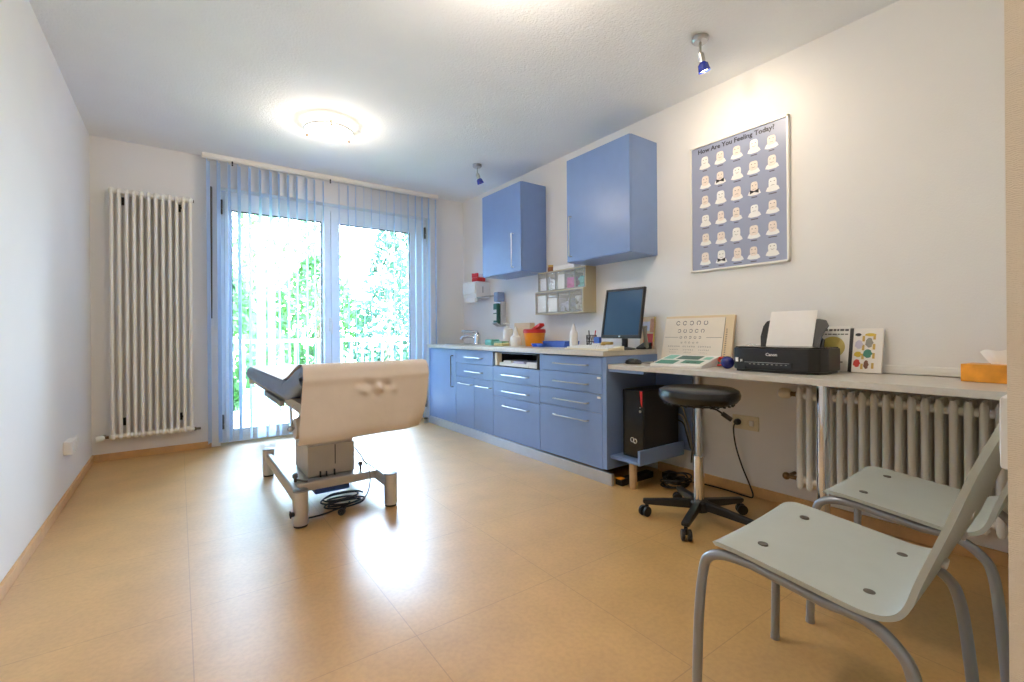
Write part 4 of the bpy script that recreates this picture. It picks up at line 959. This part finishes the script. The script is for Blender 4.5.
for k in range(5):
    a = math.radians(55 + 72 * k); c, s = math.cos(a), math.sin(a)
    T_ = R('Z', math.degrees(a))
    obj('spoke', MB().prism([(0.03, 0.066), (0.27, 0.062), (0.285, 0.07), (0.285, 0.088), (0.05, 0.112), (0.03, 0.112)], 'y', -0.018, 0.018, bev=0.006, T=T_), M['black'], stl)
    cx, cy = 0.265 * c, 0.265 * s
    b = math.radians(130 + 47 * k); dx, dy = math.cos(b), math.sin(b); nx, ny = -dy, dx
    ox, oy = cx + dx * 0.014, cy + dy * 0.014
    cst = obj('caster', MB().cyl((cx, cy, 0.045), (cx, cy, 0.068), 0.009).box(-0.012, 0.02, -0.006, 0.006, 0.028, 0.056, 0.003, T=Tr(cx, cy, 0) @ R('Z', math.degrees(b))), M['black'], stl)
    obj('wheel', MB().cyl((ox + nx * 0.008, oy + ny * 0.008, 0.027), (ox + nx * 0.024, oy + ny * 0.024, 0.027), 0.027, n=24, bev=0.004).cyl((ox - nx * 0.008, oy - ny * 0.008, 0.027), (ox - nx * 0.024, oy - ny * 0.024, 0.027), 0.027, n=24, bev=0.004), M['black'], cst)

# ------------------------------------------------------------------ chairs
def interp(tab, t):
    for (t0, *a), (t1, *b) in zip(tab, tab[1:]):
        if t <= t1:
            k = (t - t0) / (t1 - t0); return [x + (y - x) * k for x, y in zip(a, b)]
    return list(tab[-1][1:])
PROF = catmull([Vector(p) for p in ((0.208, 0.436, 0), (0.190, 0.453, 0), (0.15, 0.4565, 0), (0.05, 0.446, 0), (-0.05, 0.434, 0), (-0.12, 0.427, 0), (-0.162, 0.434, 0), (-0.190, 0.462, 0), (-0.212, 0.53, 0), (-0.250, 0.64, 0), (-0.284, 0.745, 0), (-0.313, 0.82, 0), (-0.323, 0.85, 0))], 5)
def make_chair(label):
    t = thing('visitor_chair', label, 'chair', (0, 0, 0), 'pale blue-grey visitor chairs', local=True)
    n = len(PROF) - 1
    L = [0.0]
    for p, q in zip(PROF, PROF[1:]): L.append(L[-1] + (q - p).length)
    tot = L[-1]; th = 0.0055; NA = 14
    bmx = bmesh.new(); rings = []
    for i, p in enumerate(PROF):
        t_ = (PROF[min(i + 1, n)] - PROF[max(i - 1, 0)]).normalized()
        ny, nz = t_.y, -t_.x            # upper / front side of the ply
        if nz < 0 and i < n * 0.5: ny, nz = -ny, -nz
        if i >= n * 0.5 and ny < 0: ny, nz = -ny, -nz
        s_ = L[i]; e = min(s_, tot - s_); rc = 0.055; w_ = 0.225
        if e < rc: w_ -= rc - math.sqrt(max(0.0, rc * rc - (rc - e) ** 2))
        k = s_ / tot
        row = []
        for j in range(NA + 1):
            a_ = 2 * j / NA - 1
            off = (-0.016 * min(1, max(0, (k - 0.5) / 0.2)) - 0.006 * max(0, 1 - k / 0.45)) * (1 - a_ * a_)
            if k >= 0.5: y_, z_ = p.x + off, p.y
            else: y_, z_ = p.x, p.y + off
            row.append((a_ * w_, y_, z_, ny, nz))
        top = [bmx.verts.new((x_, y_ + a1 * th, z_ + a2 * th)) for x_, y_, z_, a1, a2 in row]
        bot = [bmx.verts.new((x_, y_ - a1 * th, z_ - a2 * th)) for x_, y_, z_, a1, a2 in row][::-1]
        rings.append(top + bot)
    for A, B in zip(rings, rings[1:]):
        for j in range(len(A)): bmx.faces.new((A[j], A[(j + 1) % len(A)], B[(j + 1) % len(A)], B[j]))
    bmx.faces.new(rings[0]); bmx.faces.new(rings[-1])
    bmesh.ops.recalc_face_normals(bmx, faces=bmx.faces)
    smb = MB(); smb._merge(bmx)
    obj('shell', smb, M['chair'], t, smooth=50)
    for x, y in ((-0.132, 0.11), (0.132, 0.11), (-0.132, -0.11), (0.132, -0.11)):
        zz = (0.4525 if y > 0 else 0.4275) + 0.0015
        obj('bolt_cap', MB().lathe([(0, 0.005), (0.0115, 0.004), (0.0125, 0)], (x, y, zz), n=18), M['bolt'], t, label='dark bolt cap on the seat')
    for x in (-0.10, 0.10):
        for y, zz in ((-0.2265, 0.53), (-0.2645, 0.64)):
            obj('back_rivet', MB().cyl((x, y - 0.0055, zz - 0.002), (x, y + 0.004, zz), 0.011, n=18, bev=0.002), M['alu'], t)
    for s in (-1, 1):
        x = s * 0.218
        obj('leg', MB().tube([(s * 0.235, 0.235, 0.004), (s * 0.230, 0.229, 0.25), (x, 0.222, 0.375), (x, 0.205, 0.415), (x * 0.99, 0.165, 0.432), (x * 0.96, 0.10, 0.432)], 0.0125, 14, smooth=5).cyl((s * 0.235, 0.235, 0.0), (s * 0.235, 0.235, 0.014), 0.0135), M['chair_tube'], t)
        obj('leg', MB().tube([(s * 0.235, -0.232, 0.004), (s * 0.229, -0.217, 0.20), (x, -0.202, 0.33), (x * 0.99, -0.178, 0.378), (x * 0.96, -0.125, 0.408), (x * 0.96, -0.05, 0.411)], 0.0125, 14, smooth=5).cyl((s * 0.235, -0.232, 0.0), (s * 0.235, -0.232, 0.014), 0.0135), M['chair_tube'], t)
        obj('side_rail', MB().tube([(x * 0.96, 0.101, 0.432), (x * 0.96, -0.051, 0.411)], 0.0125, 14), M['chair_tube'], t)
    for y in (0.10, -0.10):
        obj('cross_rail', MB().tube([(-0.209, y, 0.428 if y > 0 else 0.408), (0.209, y, 0.428 if y > 0 else 0.408)], 0.010, 12), M['chair_tube'], t)
    for s in (-1, 1):
        obj('stacking_buffer', MB().box(s * 0.185 - 0.008, s * 0.185 + 0.008, 0.13, 0.155, 0.415, 0.440, 0.003), M['white_plastic'], t)
    return t
ch = make_chair('pale blue-grey shell chair nearest the camera on the right')
ch.location = (1.335, 0.472, 0); ch.rotation_euler = (0, 0, math.radians(2))
copy_thing(ch, loc=(1.985, 0.455, 0), rotz=math.radians(1.5), label='pale blue-grey shell chair farther back, by the low radiator')

# ------------------------------------------------------------------ examination couch
co = thing('examination_couch', 'blue-grey height-adjustable examination couch on a silver base', 'couch', (0.75, 3.1, 0))
# padded top: profile (y, z of top)
CX0, CX1 = 0.452, 1.10
cp = catmull([Vector(p) for p in ((2.268, 0.81, 0), (2.285, 0.84, 0), (2.33, 0.85, 0), (2.45, 0.826, 0), (2.62, 0.776, 0), (2.73, 0.749, 0), (2.80, 0.738, 0))], 4)
def pad(top, thick, x0, x1):
    """rounded slab along a (y,z) path"""
    mb = MB(); b = bmesh.new(); rings = []
    r = 0.034
    for i, p in enumerate(top):
        tn = (top[min(i + 1, len(top) - 1)] - top[max(i - 1, 0)]).normalized()
        nv = Vector((-tn.y, tn.x, 0))
        if nv.y < 0: nv = -nv
        ring = []
        k = 1.0
        if i == 0 or i == len(top) - 1: k = 0.55
        elif i == 1 or i == len(top) - 2: k = 0.88
        mid = p - nv * thick / 2
        # explicit rounded rectangle
        pts = []
        for cxs, czs, a0 in ((x1 - r, thick / 2 - r, 0), (x0 + r, thick / 2 - r, 90), (x0 + r, -thick / 2 + r, 180), (x1 - r, -thick / 2 + r, 270)):
            for a in (0, 22.5, 45, 67.5, 90):
                th = math.radians(a0 + a)
                pts.append((cxs + r * math.cos(th), (czs + r * math.sin(th)) * k))
        rings.append([b.verts.new((x, mid.x + nv.x * hh, mid.y + nv.y * hh)) for x, hh in pts])
    for A, B in zip(rings, rings[1:]):
        n = len(A)
        for j in range(n): b.faces.new((A[j], A[(j + 1) % n], B[(j + 1) % n], B[j]))
    b.faces.new(rings[0]); b.faces.new(rings[-1])
    bmesh.ops.recalc_face_normals(b, faces=b.faces)
    mb._merge(b); return mb
obj('headrest_cushion', pad(cp, 0.105, CX0, CX1), M['couch'], co)
fp = [Vector((2.765, 0.742, 0)), Vector((2.775, 0.744, 0)), Vector((2.79, 0.745, 0)), Vector((3.3, 0.742, 0)), Vector((4.05, 0.738, 0)), Vector((4.30, 0.734, 0)), Vector((4.36, 0.728, 0)), Vector((4.385, 0.718, 0))]
obj('lying_cushion', pad(fp, 0.105, CX0, CX1), M['couch'], co)
obj('top_frame', MB().box(0.49, 1.06, 2.80, 4.25, 0.60, 0.636, 0.004).box(0.48, 0.53, 2.36, 2.82, 0.602, 0.655, 0.004).box(1.02, 1.07, 2.36, 2.82, 0.602, 0.655, 0.004).box(0.52, 1.04, 2.42, 2.50, 0.60, 0.65, 0.004), M['couch_frame'], co)
obj('headrest_frame', MB().box(0.52, 1.04, -0.25, 0.25, 0.0, 0.03, 0.004, T=Tr(0, 2.56, 0.672) @ R('X', -13)), M['couch_frame'], co)
obj('side_rail', MB().box(0.458, 0.482, 2.86, 3.45, 0.59, 0.622, 0.003), M['steel'], co)
obj('end_clamp', MB().box(0.475, 0.51, 4.20, 4.27, 0.60, 0.64, 0.004).box(0.46, 0.475, 4.24, 4.30, 0.595, 0.64, 0.003), M['white_plastic'], co)
obj('roll_bracket', MB().tube([(0.466, 2.54, 0.64), (0.455, 2.53, 0.62), (0.448, 2.47, 0.545), (0.448, 2.45, 0.535)], 0.006, 8).tube([(1.075, 2.54, 0.64), (1.072, 2.47, 0.545), (1.068, 2.45, 0.535)], 0.006, 8).tube([(0.44, 2.45, 0.535), (1.08, 2.45, 0.535)], 0.007, 8).ball((0.438, 2.45, 0.535), 0.014), M['steel'], co)
# column: telescoping covers
mb = MB()
mb.box(0.60, 0.87, 2.86, 3.20, 0.16, 0.34, 0.006); mb.box(0.608, 0.862, 2.872, 3.188, 0.33, 0.47, 0.005); mb.box(0.618, 0.852, 2.884, 3.176, 0.46, 0.61, 0.005)
obj('lift_column', mb, M['couch_col'], co)
obj('cover_slit', MB().box(0.752, 0.757, 2.8585, 2.861, 0.22, 0.335), M['rubber'], co)
obj('column_feet', MB().box(0.665, 0.672, 2.845, 2.862, 0.15, 0.19).box(0.70, 0.706, 2.845, 2.862, 0.15, 0.185).box(0.745, 0.752, 2.845, 2.862, 0.15, 0.19), M['rubber'], co)
obj('base_plate', MB().box(0.52, 0.98, 2.78, 3.28, 0.125, 0.158, 0.004).box(0.52, 0.98, 2.785, 2.80, 0.11, 0.16, 0.002), M['alu'], co)
for x in (0.507, 0.992):
    obj('base_rail', MB().box(x - 0.018, x + 0.018, 2.60, 3.62, 0.095, 0.165, 0.012, seg=3), M['alu'], co)
    for y in (2.585, 3.64):
        f = obj('foot_post', MB().cyl((x, y, 0.012), (x, y, 0.182), 0.037, n=36), M['alu'], co)
        obj('post_cap', MB().lathe([(0, 0.1825), (0.037, 0.182), (0.036, 0.189), (0.02, 0.194), (0, 0.194)], (x, y, 0), n=36), M['couch_frame'] if False else M['chair_tube'], f)
        obj('floor_pad', MB().cyl((x, y, 0), (x, y, 0.012), 0.033, n=28), M['rubber'], f)
obj('post_knob', MB().cyl((0.47, 2.57, 0.075), (0.455, 2.565, 0.075), 0.012).box(0.452, 0.458, 2.555, 2.575, 0.06, 0.095, 0.002), M['black'], co)
for (x, y) in ((0.53, 2.84), (0.905, 2.86)):
    obj('lock_knob', MB().lathe([(0, 0), (0.008, 0), (0.008, 0.02), (0.015, 0.026), (0.015, 0.044), (0.009, 0.05), (0, 0.05)], (x, y, 0.158)), M['bolt'], co)
obj('pedal_bar', MB().tube([(0.53, 2.86, 0.168), (0.57, 2.80, 0.166), (0.585, 2.79, 0.164)], 0.006, 8), M['bolt'], co)
obj('drive_box', MB().box(0.64, 0.84, 2.86, 3.02, 0.055, 0.124, 0.008), M['bluetray'], co, label='blue-grey drive box under the base plate')
# paper cover: strip over the couch, hanging in front, roll behind
pp = thing('couch_paper', 'sheet of beige crepe paper draped over the couch head end', 'paper', (0.77, 2.3, 0.5))
path = catmull([Vector(p) for p in ((4.15, 0.7405, 0), (3.3, 0.7455, 0), (2.85, 0.7475, 0), (2.76, 0.7505, 0), (2.62, 0.7805, 0), (2.45, 0.8305, 0), (2.33, 0.8555, 0), (2.272, 0.846, 0), (2.252, 0.81, 0), (2.247, 0.74, 0), (2.244, 0.66, 0), (2.241, 0.59, 0), (2.241, 0.53, 0), (2.252, 0.492, 0))], 8)
NP = len(path) - 1
def cover(u, v):
    p = path[min(NP, int(round(u * NP)))]
    hang = max(0.0, min(1.0, (0.84 - p.y) / 0.34)) if p.x < 2.28 else 0.0
    x0 = 0.458 - 0.024 * hang; x1 = 1.076 - 0.035 * hang ** 2.5
    x = x0 + (x1 - x0) * v
    dz = 0.012 * hang * v
    dy = 0
    if hang > 0:
        dy = 0.006 * math.sin(v * 7 + hang * 3) * hang - 0.0
        for (cv, chh, am, w) in ((0.50, 0.28, 0.018, 0.04), (0.57, 0.34, -0.024, 0.03), (0.64, 0.30, 0.02, 0.03), (0.45, 0.36, -0.016, 0.05), (0.70, 0.37, -0.014, 0.025), (0.54, 0.42, 0.012, 0.04)):
            dy += am * math.exp(-((v - cv) / w) ** 2 - ((hang - chh - (v - cv) * 0.8) / 0.05) ** 2)
        dy -= 0.006 * math.exp(-((hang - 0.17) / 0.05) ** 2)
        dy += 0.05 * hang ** 3 * max(0, v - 0.85) / 0.15
    return Vector((x, p.x + dy, p.y + dz))
obj('sheet', MB().sheet(cover, NP, 56, thick=0.0008), M['paper'], pp, smooth=60)
obj('roll', MB().cyl((0.456, 2.45, 0.535), (1.06, 2.45, 0.535), 0.052, n=36), M['paper'], pp)
# couch mains cable on the floor
ck = thing('couch_cable', 'black coiled mains cable with plug under the examination couch', 'cable', (0.76, 2.72, 0))
obj('coil', MB().tube(coil(0.77, 2.76, 0.10, 5, 0.006, 0.05, 1, 0.55) + [(0.66, 2.66, 0.01), (0.55, 2.66, 0.006), (0.52, 2.68, 0.006)], 0.0048, 7, smooth=3), M['cable'], ck)
obj('lead', MB().tube([(0.80, 2.73, 0.02), (0.77, 2.69, 0.012), (0.72, 2.60, 0.014)], 0.0048, 7, smooth=4), M['cable'], ck)
obj('plug', MB().lathe([(0, 0), (0.008, 0), (0.018, 0.015), (0.018, 0.036), (0, 0.036)], (0.735, 2.625, 0.019), axis=(-0.6, -0.8, 0)).cyl((0.715, 2.60, 0.024), (0.705, 2.587, 0.024), 0.0024).cyl((0.718, 2.597, 0.014), (0.708, 2.584, 0.014), 0.0024), M['black'], ck)
obj('control_lead', MB().tube([(0.87, 2.855, 0.30), (0.90, 2.80, 0.24), (0.93, 2.76, 0.15), (0.91, 2.74, 0.05), (0.86, 2.73, 0.01), (0.82, 2.74, 0.01)], 0.0042, 7, smooth=5), M['gcable'], ck, label='grey control lead')

# ------------------------------------------------------------------ outside
obj('terrace', MB().box(-4, 8, 5.08, 7.3, -0.2, -0.06), M['terrace'], None, 'pale paved terrace outside the balcony door', 'terrace', kind=S)
obj('lawn', MB().box(-25, 30, 7.3, 40, -0.5, -0.3), M['lawn'], None, 'green lawn beyond the terrace', 'lawn', kind=S)
rl = thing('balcony_railing', 'white metal balcony railing outside the glass door', 'railing', (1.5, 6.5, -0.06))
obj('handrail', MB().box(-2.5, 6.0, 6.47, 6.53, 0.885, 0.925, 0.006), M['white_gloss'], rl)
obj('bottom_rail', MB().box(-2.5, 6.0, 6.485, 6.515, 0.03, 0.06, 0.004), M['white_gloss'], rl)
for k in range(58):
    x = -2.4 + k * 0.145
    obj('baluster', MB().box(x - 0.009, x + 0.009, 6.491, 6.509, 0.06, 0.886), M['white_gloss'], rl)
for x in (-2.4, -0.3, 1.8, 3.9, 5.95):
    obj('post', MB().box(x - 0.022, x + 0.022, 6.478, 6.522, -0.06, 0.886, 0.003), M['white_gloss'], rl)
def tree(x, y, h, w, kind, label, seed, trunk=0.0):
    r = random.Random(seed)
    t = thing('tree' if trunk else 'shrub', label, 'tree' if trunk else 'shrub', (x, y, -0.3))
    mb = MB(); bm = mb.bm
    n = int(2600 * (0.5 + w / 3))
    for k in range(n):
        if kind == 'cone':
            f = r.random() ** 0.7
            hz = trunk + (h - trunk) * (1 - f); rad = w * f * r.uniform(0.55, 1.0)
        else:
            u = r.uniform(-1, 1); rr = r.uniform(0.55, 1.0) * math.sqrt(1 - u * u)
            lump = 1 + 0.25 * math.sin(5 * u + seed) 
            hz = trunk + (h - trunk) * (0.5 + 0.5 * u); rad = w * rr * lump
        a = r.uniform(0, 2 * PI)
        c = Vector((x + rad * math.cos(a), y + rad * math.sin(a), -0.3 + hz))
        s = r.uniform(0.05, 0.12) * (0.8 if kind == 'cone' else 1)
        d1 = Vector((r.uniform(-1, 1), r.uniform(-1, 1), r.uniform(-1, 1))).normalized() * s
        d2 = d1.orthogonal().normalized() * s * 0.55
        bm.faces.new([bm.verts.new(c - d1), bm.verts.new(c + d2), bm.verts.new(c + d1), bm.verts.new(c - d2)])
    obj('foliage', mb, M['leaf2'] if kind == 'cone' else M['leaf'], t)
    obj('trunk', MB().tube([(x, y, -0.35), (x + 0.03, y, -0.3 + h * 0.4), (x, y + 0.02, -0.3 + h * 0.85)], [0.09 * w, 0.06 * w, 0.015], 8).tube([(x, y, -0.3 + h * 0.35), (x + 0.3 * w, y + 0.1, -0.3 + h * 0.6)], [0.03 * w, 0.008], 6).tube([(x, y, -0.3 + h * 0.45), (x - 0.3 * w, y - 0.1, -0.3 + h * 0.68)], [0.03 * w, 0.008], 6), M['bark'], t)
for a in ((0.45, 9.0, 2.3, 0.95, 'ball', 'low leafy shrub beyond the left door pane', 21, 0.0),
          (1.5, 11.5, 5.6, 1.7, 'ball', 'tall loose green tree behind the left door pane', 22, 1.2),
          (-0.6, 12.0, 6.5, 1.9, 'ball', 'tall broad tree at the left edge of the garden', 23, 1.5),
          (3.35, 8.8, 4.0, 1.0, 'cone', 'dense dark conifer behind the right door pane', 24, 0.2),
          (4.3, 9.6, 4.6, 1.2, 'cone', 'tall dark conifer at the right of the garden', 25, 0.2),
          (2.35, 10.2, 2.9, 0.9, 'ball', 'mid green bush between the two door panes', 26, 0.0),
          (6.9, 12.0, 6.0, 1.6, 'ball', 'tall leafy tree beyond the right conifer', 27, 1.0)):
    tree(*a)
obj('garden_house', MB().box(-3.5, 2.4, 20, 25, -0.3, 5.0).prism([(-3.9, 5.0), (2.8, 5.0), (-0.5, 7.2)], 'y', 19.8, 25.2), M['render'], None, 'pale house far behind the garden trees', 'house')

# ------------------------------------------------------------------ light
w = bpy.data.worlds.new('sky'); scene.world = w; w.use_nodes = True
nt = w.node_tree; n = nt.nodes; l = nt.links
bg = n['Background']
tc = n.new('ShaderNodeTexCoord'); sp = n.new('ShaderNodeSeparateXYZ'); l.new(tc.outputs['Generated'], sp.inputs[0])
rp = n.new('ShaderNodeValToRGB')
rp.color_ramp.elements[0].position = 0.0; rp.color_ramp.elements[0].color = (0.62, 0.78, 1.0, 1)
rp.color_ramp.elements[1].position = 0.9; rp.color_ramp.elements[1].color = (0.48, 0.67, 1.0, 1)
l.new(sp.outputs['Z'], rp.inputs['Fac']); l.new(rp.outputs['Color'], bg.inputs['Color'])
bg.inputs['Strength'].default_value = 58.0

def light(name, kind, loc, energy, col, **kw):
    d = bpy.data.lights.new(name, kind); d.energy = energy; d.color = col
    for k, v in kw.items():
        if k != 'dir': setattr(d, k, v)
    o = bpy.data.objects.new(name, d); COL.objects.link(o); o.location = loc
    if 'dir' in kw: o.rotation_euler = Vector(kw['dir']).to_track_quat('-Z', 'Y').to_euler()
    return o
po_ = light('window_portal', 'AREA', (1.335, 5.10, 1.16), 1.0, (1, 1, 1), shape='RECTANGLE', size=2.0, size_y=2.25, dir=(0, -1, 0))
po_.data.cycles.is_portal = True
WARM = (1.0, 0.87, 0.73)
for nm, (x, y), e in (('couch_lamp_light', LAMP1, 9.0), ('door_lamp_light', LAMP2, 21.0), ('jamb_fill_light', FILL_LAMP, 14.0)):  # last entry is the added fill for the jamb
    light(nm, 'POINT', (x, y, HC - 0.2), e, WARM, shadow_soft_size=0.06)
light('poster_spot_light', 'SPOT', S1[0], 8.5, (1.0, 0.84, 0.64), shadow_soft_size=0.02, spot_size=math.radians(150), spot_blend=0.9, dir=(0.75, 0.12, -0.55))

# ------------------------------------------------------------------ camera
F, YAW, Y0, ROLL = 460.7, 0.6263, 331.87, 0.0077
fw_ = Vector((math.sin(YAW), math.cos(YAW), 0)); rt = Vector((math.cos(YAW), -math.sin(YAW), 0)); up = Vector((0, 0, 1))
rt2 = rt * math.cos(ROLL) - up * math.sin(ROLL)
up2 = up * math.cos(ROLL) + rt * math.sin(ROLL)
cam = bpy.data.cameras.new('camera'); co_ = bpy.data.objects.new('camera', cam); COL.objects.link(co_)
bk = -fw_
co_.matrix_world = Matrix(((rt2.x, up2.x, bk.x, 0), (rt2.y, up2.y, bk.y, 0), (rt2.z, up2.z, bk.z, 1.0), (0, 0, 0, 1)))
cam.sensor_fit = 'HORIZONTAL'; cam.sensor_width = 36; cam.lens = 36 * F / 1024
cam.shift_y = -(341 - Y0) / 1024; cam.clip_start = 0.02; cam.clip_end = 200
scene.camera = co_

vs = scene.view_settings
vs.view_transform = 'Standard'; vs.look = 'None'; vs.gamma = 1.0; vs.use_curve_mapping = False; vs.exposure = 0.4
try:
    scene.cycles.use_denoising = True
    scene.cycles.max_bounces = 10; scene.cycles.diffuse_bounces = 6; scene.cycles.transparent_max_bounces = 16
    scene.cycles.caustics_reflective = False; scene.cycles.caustics_refractive = False
    scene.cycles.sample_clamp_indirect = 6.0
except Exception: pass
